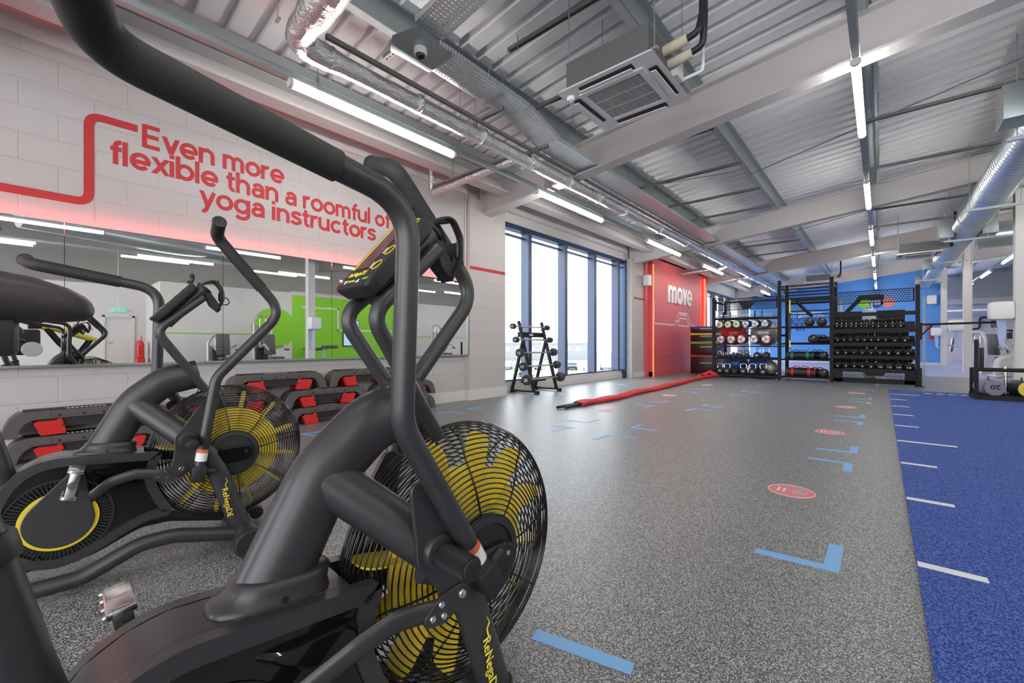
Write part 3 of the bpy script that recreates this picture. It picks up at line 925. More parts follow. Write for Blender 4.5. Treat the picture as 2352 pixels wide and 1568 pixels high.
# battens over the rest of the hall, two of their rows are seen in the mirror
q = 0
for x, z, rn in ((-0.183, 3.6, 'near'), (2.9, 3.5, 'middle'), (5.6, 3.5, 'right'), (8.6, 3.9, 'added outer')):  # last row is added to brighten the roof reflected in the mirror
    for y in ((-4.2, -0.4) if x < 0 else (-4.2, -0.6, 3.2, 7.0, 10.8, 14.6, 18.4, 22.2, 26.0)):
        if x > 11 and y > 6:
            continue
        y2 = y - 1.0 if x > 4 else y
        batten(x, y2, y2 + 1.9, z, 'white LED batten light, fitting %s of the %s row over the machine area' % (ORD[q % 16], rn), 'LED battens over the machine area', 0.8)
        q += 1
    q = 0
def trunking(x, y0, y1, z, step, label):
    t = thing('cable_trunking', label, 'cable trunking', (x, 0, z), 0, 'steel trunking carrying the lights')
    MB().box((-0.028, y0, 0.037), (0.028, y1, 0.09)).box((-0.034, y0, 0.085), (0.034, y1, 0.092)).build('channel', 'galv', t)
    y = y0 + 0.6
    while y < y1:
        top = ZB(x) + 0.66 - z
        MB().cyl((0, y, 0.092), (0, y, top), 0.0035, 6).box((-0.035, y - 0.025, 0.03), (0.035, y + 0.025, 0.10)).box((-0.012, y - 0.012, 0.10), (0.012, y + 0.012, 0.16)).build('hanger', 'galv', t)
        y += step
trunking(XL, -4, 24, ZL, 1.72, 'straight steel trunking carrying the row of battens along the window side')
trunking(XR, -5, 27, ZR, 3.4, 'straight steel trunking carrying the row of battens above the turf edge')
trunking(2.9, -5, 28, 3.5, 5, 'straight steel trunking carrying the first row of battens beyond the columns')
trunking(5.6, -6, 28, 3.5, 5, 'straight steel trunking carrying the second row of battens beyond the columns')

# ------------------------------------------------------------------ foil lagged pipe
random.seed(3)
def lumpy(pts, r, seg, n=16):
    """densely sampled path with slightly irregular radius"""
    P = [V(p) for p in pts]
    out, rr = [], []
    for a, b in zip(P, P[1:]):
        m = max(1, int((b - a).length / seg))
        for i in range(m):
            out.append(a.lerp(b, i / m)); rr.append(r * (1 + random.uniform(-0.045, 0.05)))
    out.append(P[-1]); rr.append(r)
    return out, rr
fd = thing('lagged_pipe', 'fat silver foil lagged pipe running below the roof from the near corner', 'pipe')
pts, rr = lumpy(fillet([(-1.6, 1.36, 3.46), (-3.50, 1.42, 3.34), (-3.50, 3.2, 3.34), (-3.46, 24, 3.34)], 0.16, 6), 0.082, 0.12)
rr = [r * (1.5 if p.x > -3.2 else 1.25 if p.y < 1.8 else 1.0) for r, p in zip(rr, pts)]
MB().tube(pts, rr, 18).build('foil_jacket', 'foil', fd, 60)
y = 1.7
while y < 22:
    mb = MB().lathe([(0.089, -0.02), (0.094, -0.006), (0.096, 0), (0.094, 0.006), (0.089, 0.02)], (-3.485, y, 3.34), (0, 1, 0), 18)
    mb.build('tape_joint', 'foil', fd, 60)
    y += 0.9 if y < 7 else 1.6
y = 1.3
while y < 23:
    MB().cyl((-3.5, y, 3.42), (-3.5, y, ZB(-3.5) + 0.66), 0.004, 6).box((-3.53, y - 0.01, 3.425), (-3.47, y + 0.01, 3.445)).build('hanger', 'galv', fd)
    y += 2.1
for nm, yb, xe, lab in (('a', 4.12, -5.18, 'thin foil lagged pipe branching to the top of the block wall'), ('b', 14.2, -4.95, 'thin foil lagged pipe branching toward the red wall')):
    bp_ = thing('lagged_pipe', lab, 'pipe', (0, 0, 0), 0, 'foil pipe branches')
    pp = fillet([(-3.5, yb + 0.05, 3.33), (-3.72, yb + 0.03, 3.30), (xe, yb, 3.25), (xe, yb, 3.62 if nm == 'a' else 3.26)], 0.06, 5)
    pts, rr = lumpy(pp, 0.05, 0.1)
    MB().tube(pts, rr, 14).build('foil_jacket', 'foil', bp_, 60)
    MB().box((xe + 0.05, yb - 0.02, 3.33), (-3.6, yb + 0.02, 3.36)).cyl((-4.7, yb, 3.36), (-4.7, yb, 3.9), 0.005, 6).build('support_rail', 'rail', bp_)
# dark rail carried alongside the lagged pipe
o = MB().box((-3.40, 1.62, 3.415), (-3.365, 23, 3.45)).build('strut_rail', 'rail')
tag(o, 'long dark strut rail running just right of the foil lagged pipe', 'strut rail')

# ------------------------------------------------------------------ perforated cable tray
ct = thing('cable_tray', 'wide perforated steel cable tray running below the roof toward the end wall', 'cable tray')
def tray(path, w, side, name):
    P = [V(p) for p in path]
    sd = V(side)
    for a, b in zip(P, P[1:]):
        d = b - a
        up = sd.cross(d).normalized()
        if up.z < 0:
            up = -up
        mx = Matrix((d.normalized(), sd, up)).transposed().to_4x4()
        mx.translation = a
        L = d.length
        mb = MB().box((0, -w / 2, 0), (L, w / 2, 0.002)).box((0, -w / 2, 0), (L, -w / 2 + 0.002, 0.05)).box((0, w / 2 - 0.002, 0), (L, w / 2, 0.05))
        o = mb.build(name, 'tray', ct, 0)
        o.matrix_local = mx
tray([(-3.15, 2.45, 3.62), (-3.15, 3.75, 3.60), (-3.19, 4.35, 3.47), (-3.19, 24, 3.47)], 0.345, (-1, 0, 0), 'tray_length')
tray([(-2.99, 2.35, 3.68), (-1.2, 2.30, 3.86), (-0.6, 2.3, 3.92)], 0.30, (0, 1, 0), 'tray_branch')
MB().prism([(-3.34, 2.62), (-3.36, 2.20), (-3.18, 2.10), (-2.95, 2.16), (-2.96, 2.52), (-3.0, 2.62)], 3.60, 3.604, XY).build('corner_plate', 'galv', ct)
y = 3.4
while y < 23:
    for dx in (-0.17, 0.17):
        MB().cyl((-3.2 + dx, y, 3.48 if y > 4.3 else 3.6), (-3.2 + dx * 0.3, y, ZB(-3.2) + 0.66), 0.003, 6).build('hanger_wire', 'galv', ct)
    y += 1.5
# dome camera under the tray corner
dc = thing('dome_camera', 'small white dome security camera under the corner of the cable tray', 'camera', (-3.13, 2.36, 3.60))
MB().lathe([(0.058, 0), (0.060, -0.01), (0.058, -0.045), (0.046, -0.055)], (0, 0, 0), (0, 0, 1), 24).build('housing', 'plastic', dc)
MB().ball((0, 0, -0.052), 0.042, 20).build('dome', 'gloss', dc)

# ------------------------------------------------------------------ strut rails below the purlins
SR = [(3.3, -2.9, -0.3, 3.95, 'slot'), (4.2, -3.5, -1.75, 3.86, 'slot'), (6.1, -3.45, -1.7, 3.83, 'slot'), (7.55, -3.45, -1.7, 3.83, 'slot'), (9.0, -3.45, -1.7, 3.83, 'slot'), (10.3, -3.45, -1.7, 3.83, 'slot'),
      (12.6, -3.45, -1.7, 3.83, 'rail'), (14.2, -3.45, -1.7, 3.83, 'rail'), (15.8, -3.45, -1.7, 3.83, 'rail'), (5.85, -0.15, 3.2, 4.08, 'rail'), (7.6, -0.15, 3.2, 3.98, 'rail'), (9.7, -0.15, 3.2, 3.98, 'rail'), (12.7, -0.15, 3.2, 3.98, 'rail'), (14.6, -0.15, 3.2, 3.98, 'rail')]
cnt = {}
for y, x0, x1, z, m in SR:
    side = 'right of the cable tray' if x0 < -1 else 'right of the turf battens'
    cnt[side] = cnt.get(side, -1) + 1
    t = thing('strut_rail', 'grey strut rail across the roof, %s from the near end, %s' % (ORD[cnt[side]], side), 'strut rail', (0, y, z), 0, 'strut rails under the roof')
    MB().box((x0, -0.021, 0), (x1, -0.018, 0.041)).box((x0, 0.018, 0), (x1, 0.021, 0.041)).box((x0, -0.021, 0.038), (x1, 0.021, 0.041)).box((x0, -0.021, 0), (x1, -0.011, 0.003)).box((x0, 0.011, 0), (x1, 0.021, 0.003)).build('channel', 'rail', t)
    for x in (x0 + 0.12, x1 - 0.06):
        MB().cyl((x, 0, 0.04), (x, 0, ZB(x) + 0.62 - z), 0.006, 6).cyl((x, 0, -0.03), (x, 0, 0.01), 0.007, 6).build('hanger_bolt', 'galv', t)
# short slotted brackets poking left from the near purlin
for j, (x, y, z) in enumerate(((-3.25, 2.25, 3.62), (-3.35, 3.45, 3.5), (-3.45, 4.4, 3.45))):
    o = MB().box((x - 0.28, y - 0.02, z), (x + 0.25, y + 0.02, z + 0.04)).build('bracket_arm', 'slot')
    tag(o, 'short slotted bracket arm crossing under the cable tray, %s from the near end' % ORD[j], 'bracket', 'short bracket arms')
# sag rods across the roof
for j, (a, b) in enumerate((((-1.75, 8.4, 3.93), (2.2, 7.1, 4.27)), ((-3.4, 7.3, 3.77), (-1.78, 8.1, 3.92)), ((-1.75, 13.4, 3.93), (1.5, 12.3, 4.2)), ((-3.4, 13.2, 3.77), (-1.78, 13.9, 3.92)))):
    o = MB().cyl(a, b, 0.008, 8).build('sag_rod', 'rail')
    tag(o, 'thin diagonal rod under the roof deck, ' + ['above the air conditioner side of the second bay', 'short one left of the second bay purlin', 'in the third bay right of the purlin', 'short one in the third bay'][j], 'rod', 'diagonal roof rods')

# ------------------------------------------------------------------ air conditioning cassettes
def cassette(x, y, z, rz, label):
    t = thing('ceiling_cassette', label, 'air conditioner', (x, y, z), rz, 'air conditioning cassettes')
    s = 0.43
    mb = MB().hexa([V((-s, -s, 0.0)), V((s, -s, 0.0)), V((s, s, 0.0)), V((-s, s, 0.0)), V((-s + 0.03, -s + 0.03, 0.035)), V((s - 0.03, -s + 0.03, 0.035)), V((s - 0.03, s - 0.03, 0.035)), V((-s + 0.03, s - 0.03, 0.035))])
    mb.build('fascia', 'plastic', t, 0)
    MB().box((-0.37, -0.37, 0.035), (0.37, 0.37, 0.27)).build('body', mat('dull_zinc', (0.13, 0.13, 0.13), 0.55, 0.3), t, 0)
    for a in range(4):
        m4 = Matrix.Rotation(a * math.pi / 2, 4, 'Z')
        MB().box((-0.24, -0.385, -0.006), (0.24, -0.315, 0.002), m4).build('outlet', 'black', t, 0)
        MB().box((-0.235, -0.375, -0.016), (0.235, -0.332, -0.010), m4 @ Matrix.Translation((0, 0, 0)) @ Matrix.Rotation(0.05, 4, 'X')).build('louvre', 'plastic', t, 0)
    mb = MB().box((-0.29, -0.29, -0.010), (0.29, -0.245, 0)).box((-0.29, 0.245, -0.010), (0.29, 0.29, 0)).box((-0.29, -0.245, -0.010), (-0.245, 0.245, 0)).box((0.245, -0.245, -0.010), (0.29, 0.245, 0))
    mb.build('grille_frame', 'plastic', t, 0)
    mb = MB()
    for i in range(30):
        p = -0.24 + 0.48 * i / 29
        mb.box((p - 0.003, -0.245, -0.007), (p + 0.003, 0.245, -0.001))
    for q_ in (-0.08, 0.08):
        mb.box((-0.245, q_ - 0.003, -0.008), (0.245, q_ + 0.003, -0.001))
    mb.build('grille_bars', 'lightgrey', t, 0)
    MB().box((-0.245, -0.245, -0.001), (0.245, 0.245, 0.003)).build('grille_back', 'grille', t, 0)
    for sx in (-1, 1):
        for sy in (-1, 1):
            MB().cyl((sx * 0.39, sy * 0.3, 0.05), (sx * 0.39, sy * 0.3, 1.05), 0.005, 6).box((sx * 0.39 - 0.03, sy * 0.3 - 0.02, 0.08), (sx * 0.39 + 0.03, sy * 0.3 + 0.02, 0.10)).build('hanger', 'galv', t)
    # pipe tails on the far end
    for dx, dz in ((-0.06, 0.20), (0.05, 0.15)):
        MB().cyl((0.34, dx, dz), (0.56, dx, dz + 0.02), 0.04, 14, 0.006).build('pipe_lagging', 'insul', t)
        MB().tube(fillet([(0.55, dx, dz + 0.02), (0.64, dx, dz + 0.04), (0.66, dx * 0.4, dz + 0.2), (0.66, dx * 0.3, 1.0)], 0.07, 6), 0.026, 10).build('pipe', 'black', t)
    MB().tube(fillet([(0.37, 0.25, 0.10), (0.58, 0.25, 0.11), (0.58, 0.25, 0.62), (0.50, 0.30, 1.0)], 0.035, 5), 0.014, 10).build('drain_pipe', 'plastic', t)
    MB().box((0.37, 0.08, 0.06), (0.43, 0.22, 0.22)).build('control_box', 'lightgrey', t)
    return t
cassette(-1.71, 3.50, 3.13, 0, 'white four-way ceiling air conditioner hanging in front of the nearest roof beam')
cassette(0.72, 15.1, 3.22, 0, 'grey cased air conditioner above the far turf end, left of the spiral duct')
cassette(-1.8, 20.0, 3.28, 0, 'air conditioner hanging far behind the monkey bars of the rig')
pr = thing('presence_sensor', 'small white round sensor on the near corner of the white air conditioner', 'sensor', (-2.075, 3.20, 3.13))
MB().lathe([(0.038, 0.003), (0.038, -0.012), (0.030, -0.03)], (0, 0, 0), (0, 0, 1), 18).build('housing', 'plastic', pr)
MB().ball((0, 0, -0.026), 0.018, 12).build('lens', 'lightgrey', pr)

# ------------------------------------------------------------------ spiral duct with diffuser boxes
sd = thing('spiral_duct', 'large round spiral metal air duct hanging above the turf on the right', 'air duct')
mb = MB(); prof = []
y = 5.2
while y < 18.9:
    prof += [(0.25, y), (0.25, y + 0.085), (0.2545, y + 0.09), (0.2545, y + 0.1), (0.25, y + 0.105)]
    y += 0.12
mb.lathe(prof, (1.48, 0, 3.62), (0, 1, 0), 32).build('large_section', 'spiral', sd, 25)
prof = [(0.25, 18.9), (0.19, 19.2)]
y = 19.2
while y < 26.5:
    prof += [(0.19, y), (0.19, y + 0.2), (0.194, y + 0.205), (0.194, y + 0.215), (0.19, y + 0.22)]
    y += 0.25
MB().lathe(prof, (1.48, 0, 3.62), (0, 1, 0), 28).build('small_section', 'spiral', sd, 25)
for y in (13.0, 18.8):
    MB().lathe([(0.25, -0.06), (0.265, -0.05), (0.265, 0.05), (0.25, 0.06)], (1.48, y, 3.62), (0, 1, 0), 32).build('collar', 'galv', sd)
for j, (y, s) in enumerate(((7.3, 0.19), (14.2, 0.22), (20.0, 0.17), (24.6, 0.17))):
    for sx in (-1, 1):
        r = 0.25 if y < 19 else 0.19
        MB().box((1.48 + sx * (r - 0.03) - (0.24 if sx < 0 else 0), y - s, 3.62 - s), (1.48 + sx * (r - 0.03) + (0.24 if sx > 0 else 0), y + s, 3.62 + s), None, 0.006).build('diffuser_box', 'galv', sd)
        x = 1.48 + sx * (r + 0.21)
        mb = MB()
        for i in range(9):
            z = 3.62 - s + 0.02 + (2 * s - 0.04) * i / 8
            mb.box((x - 0.008, y - s + 0.01, z - 0.006), (x + 0.008, y + s - 0.01, z + 0.006))
        mb.build('grille', 'lightgrey', sd, 0)
for y in (7.5, 11.0, 14.0, 17.5, 22):
    for sx in (-1, 1):
        MB().cyl((1.48 + sx * 0.3, y, 3.3), (1.48 + sx * 0.3, y, ZB(1.48 + sx * 0.3) + 0.66), 0.006, 6).build('hanger_rod', 'galv', sd)
    MB().box((1.1, y - 0.02, 3.29), (1.86, y + 0.02, 3.33)).build('cradle_rail', 'galv', sd)
# cross duct in the far room
o = MB().lathe([(0.30, 0), (0.30, 1.0)], (1.75, 15.2, 3.55), (1, 0, 0), 28).build('spiral_duct', 'spiral')
tag(o, 'round metal duct branching right from the spiral duct above the columns', 'air duct', 'ducts behind the columns')
o = MB().lathe([(0.32, 0), (0.32, 5.4)], (2.2, 31.5, 2.65), (1, 0.02, 0), 28).build('spiral_duct', 'spiral')
tag(o, 'round metal duct running along the beige far wall', 'air duct', 'ducts behind the columns')
# duct running across the hall, seen in the mirror
o = MB().lathe([(0.25, 0.0), (0.25, 5.0)], (4.4, 0, 3.88), (0.35, 1, 0), 28).build('spiral_duct', 'spiral')
tag(o, 'slanting round metal duct over the right half of the hall, seen in the mirror', 'air duct')
# ------------------------------------------------------------------ air bikes (y forward, x to the right)
HUB = V((0, 0, 0.438))
PIV = (-0.175, 0.535)
CRK = (-0.565, 0.274)
def circ(c, r, n=28, a0=0, a1=2 * math.pi):
    return [(c[0] + r * math.cos(a0 + (a1 - a0) * i / n), c[1] + r * math.sin(a0 + (a1 - a0) * i / n)) for i in range(n)]

def cage_profile():
    P = [(0.104 + 0.0118 * i, 0.094 - 0.036 * (i / 12) ** 2) for i in range(13)]
    for i in range(1, 10):
        a = (math.pi / 2) * i / 9
        P.append((0.2456 + 0.0684 * math.sin(a), 0.058 * math.cos(a)))
    return P

def air_bike(name, label, loc, rz, ph_r, ph_l, flip, group):
    t = thing(name, label, 'exercise bike', (loc[0], loc[1], 0), rz, group)
    B = lambda mb, n, m, par=None, ang=38, lab=None: mb.build(n, m, par or t, ang, lab)
    # --- mast
    path = fillet([(0, -0.478, 0.44), (0, -0.345, 0.70), (0, -0.245, 0.785), (0, -0.125, 0.813)], [0, 0.18, 0.13, 0], 8)
    B(MB().tube(path, (0.064, 0.047), 28, side=(1, 0, 0)), 'mast', 'satin')
    # flared foot of the mast
    rings = []
    for a, b, dz, dy in ((0.098, 0.057, -0.012, 0.0), (0.098, 0.057, 0.002, 0.0), (0.094, 0.056, 0.008, 0.002), (0.086, 0.054, 0.012, 0.008), (0.082, 0.053, 0.024, 0.014), (0.080, 0.052, 0.036, 0.020), (0.072, 0.048, 0.040, 0.022)):
        rg = []
        for k in range(36):
            c, s_ = math.cos(2 * math.pi * k / 36), math.sin(2 * math.pi * k / 36)
            yy = a * math.copysign(abs(c) ** 0.8, c)
            rg.append(V((b * math.copysign(abs(s_) ** 0.7, s_), -0.438 + dy + yy, 0.503 - 0.085 * yy + dz)))
        rings.append(rg)
    f = B(MB().loft(rings), 'mast_foot', 'satin', None, 50)
    for sx in (-1, 1):
        B(MB().cyl((sx * 0.050, -0.432, 0.512), (sx * 0.0575, -0.432, 0.512), 0.006, 12), 'screw', 'black', f)
    # --- body shroud
    top = [(-0.318, 0.492), (-0.50, 0.508), (-0.575, 0.513), (-0.625, 0.503), (-0.675, 0.475), (-0.715, 0.425), (-0.742, 0.36), (-0.748, 0.285), (-0.735, 0.21), (-0.70, 0.15), (-0.645, 0.108), (-0.575, 0.092), (-0.51, 0.102), (-0.43, 0.14), (-0.36, 0.18), (-0.30, 0.205), (-0.232, 0.205)]
    arc = [(-0.322 * math.cos(a), 0.438 + 0.322 * math.sin(a)) for a in [-0.72 + i * 0.09 for i in range(1, 10)]]
    core = [V(p) for p in top + arc]
    B(MB().prism(core, -0.060, 0.060, YZ, 0.010), 'body_shroud', 'satin')
    out = top + [(-0.225, 0.232), (-0.26, 0.30), (-0.285, 0.37), (-0.275, 0.435), (-0.258, 0.470), (-0.262, 0.486)]
    oo = smooth_poly(out, 96, 1)
    ii = inset(oo, 0.034)
    for sx in (-1, 1):
        c = B(MB().band(oo, ii, sx * 0.055, sx * 0.080), 'side_cover', 'satin')
        ii2 = inset(oo, 0.030)
        B(MB().prism(ii2, sx * 0.058, sx * 0.066), 'side_panel', 'gloss', c)
        # glossy swelling behind the fan
        B(MB().loft([[V((sx * 0.064, p.x, p.y)) for p in smooth_poly([(-0.50, 0.45), (-0.30, 0.44), (-0.29, 0.36), (-0.40, 0.375)], 24, 2)],
                     [V((sx * 0.082, p.x, p.y)) for p in smooth_poly([(-0.47, 0.44), (-0.32, 0.43), (-0.31, 0.38), (-0.40, 0.39)], 24, 3)]]), 'side_swell', 'gloss', c)
        for q in ((-0.40, 0.165), (-0.62, 0.14), (-0.28, 0.245)):
            B(MB().cyl((sx * 0.078, q[0], q[1]), (sx * 0.083, q[0], q[1]), 0.006, 10), 'screw', 'black', c)
    # --- crank: ridged ring, yellow ring, teardrop cover, pedal
    for sx in (-1, 1):
        up = (sx > 0) != flip
        mb = MB()
        for i in range(72):
            a = 2 * math.pi * i / 72
            e = V((0, math.cos(a), math.sin(a)))
            c = V((sx * 0.068, CRK[0], CRK[1]))
            mb.bar(c + e * 0.112, c + e * 0.148, 0.004, 0.010, (1, 0, 0))
        mb.ring((sx * 0.068, CRK[0], CRK[1]), (1, 0, 0), 0.152, 0.006, 48, 6)
        B(mb, 'ridged_ring', 'black')
        mb = MB().lathe([(0.097, 0), (0.111, 0), (0.111, 0.006), (0.097, 0.006)], (sx * 0.078, CRK[0], CRK[1]), (sx, 0, 0), 48)
        B(mb, 'yellow_ring', 'yellow')
        d = V((0.045, 0.160)) if sx > 0 else V((-0.054, 0.180))
        if not up:
            d = -d
        a = math.atan2(d.y, d.x)
        pl = circ(CRK, 0.098, 26, a + 1.12, a + 2 * math.pi - 1.12) + [(CRK[0] + d.x + 0.026 * math.cos(a + k), CRK[1] + d.y + 0.026 * math.sin(a + k)) for k in (-1.2, -0.6, 0, 0.6, 1.2)]
        cr = B(MB().prism(pl, sx * 0.083, sx * 0.097, YZ, 0.003), 'crank_cover', 'satin')
        p0 = V((sx * 0.097, CRK[0] + d.x, CRK[1] + d.y))
        B(MB().cyl(p0 - V((sx * 0.006, 0, 0)), p0 + V((sx * 0.03, 0, 0)), 0.013, 14), 'pedal_axle', 'chrome', cr)
        m4 = Matrix.Translation(p0 + V((sx * 0.082, 0, 0))) @ Matrix.Scale(1.12, 4) @ Matrix.Rotation(R(78 if sx > 0 else 100), 4, 'X')
        mb = MB()
        for yy in (-0.048, 0.036):
            mb.box((-0.048, yy, -0.018), (0.048, yy + 0.012, 0.018), m4, 0.003)
        for xx in (-0.048, -0.006, 0.036):
            mb.box((xx, -0.048, -0.013), (xx + 0.012, 0.048, 0.013), m4, 0.003)
        mb.cyl(m4 @ V((-0.048, 0, 0)), m4 @ V((0.048, 0, 0)), 0.014, 14)
        for xx in (-0.043, -0.015, 0.015, 0.043):
            for yy in (-0.042, 0.042):
                mb.cyl(m4 @ V((xx, yy, 0.018)), m4 @ V((xx, yy, 0.022)), 0.0035, 6)
        B(mb, 'pedal', 'silver', cr, 30)
    # green arrow sticker near the right crank tip
    # --- fan
    prof = cage_profile()
    mb = MB()
    for sx in (-1, 1):
        for r, x in prof:
            if sx < 0 and x < 1e-3:
                continue
            mb.ring(HUB + V((sx * x, 0, 0)), (1, 0, 0), r, 0.00205, 64, 5)
        for k in range(8):
            a = R(8 + 45 * k)
            mb.tube([HUB + V((sx * (x - 0.0025), (r - 0.002) * math.cos(a), (r - 0.002) * math.sin(a))) for r, x in prof[::2]], 0.0026, 5)
    B(mb, 'fan_cage', 'gloss', None, 80)
    fan = B(MB().lathe([(0.05, -0.022), (0.19, -0.012), (0.205, -0.006), (0.205, 0.006), (0.19, 0.012), (0.05, 0.022)], HUB, (1, 0, 0), 48), 'fan_disc', 'yellow')
    for k in range(12):
        a = R(12 + 30 * k)
        e = V((0, math.sin(a), math.cos(a)))
        w = V((1, 0, 0))
        nn = e.cross(w)
        pl = smooth_poly([(0.12, -0.034), (0.27, -0.043), (0.288, -0.03), (0.288, 0.03), (0.27, 0.043), (0.12, 0.034)], 36, 2)
        B(MB().prism(pl, -0.0022, 0.0022, lambda p, q, tt, e=e, w=w, nn=nn: HUB + e * p + w * q + nn * tt), 'fan_blade', 'yellow', fan, 30)
        mb = MB()
    for sx in (-1, 1):
        h = B(MB().lathe([(0.100, 0.070), (0.106, 0.086), (0.102, 0.096), (0.085, 0.100), (0.082, 0.094), (0.060, 0.096), (0.03, 0.100)], HUB, (sx, 0, 0), 40), 'hub_cover', 'black')
        ov = [HUB + V((0, 0.052 * math.cos(2 * math.pi * i / 28) + (0.03 if math.cos(2 * math.pi * i / 28) > 0 else -0.03), 0.036 * math.sin(2 * math.pi * i / 28))) for i in range(28)]
        ov = [(p.y, p.z) for p in ov]
        B(MB().prism(ov, sx * 0.098, sx * 0.122, YZ, 0.006), 'hub_cap', 'gloss', h)
        B(MB().cyl((sx * 0.119, 0.045, 0.448), (sx * 0.124, 0.045, 0.448), 0.006, 10), 'bolt', 'chrome', h)
    # --- cross tubes from mast to foot pegs
    for sx in (-1, 1):
        B(MB().tube([(sx * 0.012, -0.347, 0.695), (sx * 0.060, -0.262, 0.616), (sx * 0.112, -0.168, 0.528)], (0.047, 0.036), 20, side=(1, 0.3, 0)), 'cross_tube', 'satin')
        pg = B(MB().cyl((sx * 0.118, PIV[0], PIV[1]), (sx * 0.148, PIV[0] + 0.004, PIV[1] - 0.002), 0.036, 24, 0.004), 'peg_mount', 'satin')
        mb = MB()
        n = 60
        rings = []
        for xx in (0.148, 0.238):
            rings.append([V((sx * xx, PIV[0] + 0.006 + (0.0245 if i % 2 else 0.0225) * math.cos(2 * math.pi * i / n), PIV[1] - 0.006 + (0.0245 if i % 2 else 0.0225) * math.sin(2 * math.pi * i / n))) for i in range(n)])
        mb.loft(rings)
        pe = B(mb, 'foot_peg', 'black', None, 20)
        B(MB().cyl((sx * 0.236, PIV[0] + 0.006, PIV[1] - 0.006), (sx * 0.241, PIV[0] + 0.006, PIV[1] - 0.006), 0.0215, 24, 0.003), 'peg_cap', 'black', pe)
    # --- swinging handle arms
    for sx, ph in ((1, ph_r), (-1, ph_l)):
        c_, s_ = math.cos(R(ph)), math.sin(R(ph))
        def P(x, y, z):
            return V((sx * x, PIV[0] + y * c_ + z * s_, PIV[1] - y * s_ + z * c_))
        pts = fillet([P(0.152, 0.118, -0.088), P(0.158, -0.093, 0.268), P(0.166, -0.082, 0.672), P(0.186, -0.492, 0.747), P(0.296, -0.520, 0.775)], [0, 0.11, 0.10, 0.055, 0], 9)
        arm = B(MB().tube(pts, 0.0218, 20), 'handle_arm', 'satin')
        # foam over the outer half of the top bar and the stub
        L = [0]
        for a, b in zip(pts, pts[1:]):
            L.append(L[-1] + (b - a).length)
        cut = L[-1] - 0.385
        gp = []
        for i in range(len(pts) - 1):
            if L[i + 1] > cut:
                if not gp:
                    f_ = (cut - L[i]) / (L[i + 1] - L[i])
                    gp.append(pts[i].lerp(pts[i + 1], f_))
                gp.append(pts[i + 1])
        gr = B(MB().tube(gp, 0.0252, 22), 'foam_grip', 'foam', arm)
        e = (gp[-1] - gp[-2]).normalized()
        B(MB().lathe([(0.0262, -0.006), (0.0275, 0.0), (0.026, 0.006), (0.016, 0.007), (0.014, 0.005), (0.004, 0.005), (0.003, 0.003)], gp[-1], e, 24), 'end_plug', 'black', arm)
        q = P(0.1665, -0.24, 0.702)
        B(MB().ring(q + V((sx * 0.0165, 0, 0.009)), (sx * 0.8, 0.1, 0.5), 0.011, 0.0018, 20, 5), 'embossed_mark', 'black', arm)
        # pivot plate with its linkage bolt
        pl = [(0.052, 0.045), (-0.040, 0.150), (-0.062, 0.138), (-0.048, 0.03), (-0.046, -0.02), (-0.022, -0.045), (0.005, -0.085), (0.035, -0.145), (0.07, -0.150), (0.090, -0.125), (0.088, -0.06), (0.082, -0.02)]
        pl = [(lambda v: (v.y, v.z))(P(0.13, a, b)) for a, b in pl]
        pl = smooth_poly(pl, 60, 1)
        pv = B(MB().prism(pl, sx * 0.128, sx * 0.138, YZ, 0.002), 'pivot_plate', 'satin', arm)
        if sx > 0:
            a0, a1 = P(0.1525, 0.094, -0.047), P(0.1535, 0.068, -0.003)
            B(MB().tube([a0, a0.lerp(a1, 0.7)], 0.0222, 20, False), 'warning_sticker', 'whiteink', arm)
            B(MB().tube([a0.lerp(a1, 0.7), a1], 0.0222, 20, False), 'warning_sticker', mat('orange_label', (0.75, 0.16, 0.05), 0.5), arm)
        cm = frame(P(0.150, 0.122, -0.095), (1, 0, 0), V((0, -0.51 * c_ + 0.86 * s_, 0.51 * s_ + 0.86 * c_)))
        cb = B(MB().box((-0.028, -0.035, -0.026), (0.028, 0.035, 0.026), cm, 0.005), 'arm_clamp', 'black', arm)
        B(MB().cyl(cm @ V((0, 0.01, -0.02)), cm @ V((0, 0.01, -0.062)), 0.013, 14, 0.003), 'pop_pin', 'black', cb)
        # linkage: triangular plate and rod back to the crank
        b1 = P(0.142, 0.059, -0.108)
        tri = [(b1.y + 0.022, b1.z + 0.006), (b1.y + 0.006, b1.z + 0.022), (b1.y - 0.055, b1.z + 0.016), (b1.y - 0.094, b1.z - 0.012), (b1.y - 0.092, b1.z - 0.034), (b1.y - 0.045, b1.z - 0.044), (b1.y + 0.012, b1.z - 0.020)]
        lk = B(MB().prism(smooth_poly(tri, 40, 1), sx * 0.139, sx * 0.146, YZ, 0.0015), 'link_plate', 'satin')
        for dy, dz, r in ((0, 0, 0.010), (-0.054, 0, 0.0075), (-0.048, -0.025, 0.0075), (-0.075, -0.020, 0.0075)):
            B(MB().lathe([(r, 0), (r, 0.002), (r * 0.8, 0.004), (r * 0.4, 0.004), (r * 0.35, 0.002)], (sx * 0.146, b1.y + dy, b1.z + dz), (sx, 0, 0), 16), 'bolt', 'chrome', lk)
        rod = fillet([(sx * 0.136, b1.y - 0.06, b1.z - 0.012), (sx * 0.134, b1.y - 0.15, b1.z + 0.006), (sx * 0.126, b1.y - 0.22, b1.z - 0.012), (sx * 0.072, -0.50, 0.325)], 0.06, 5)
        B(MB().tube(rod, (0.021, 0.010), 14, side=(1, 0, 0)), 'link_rod', 'satin')
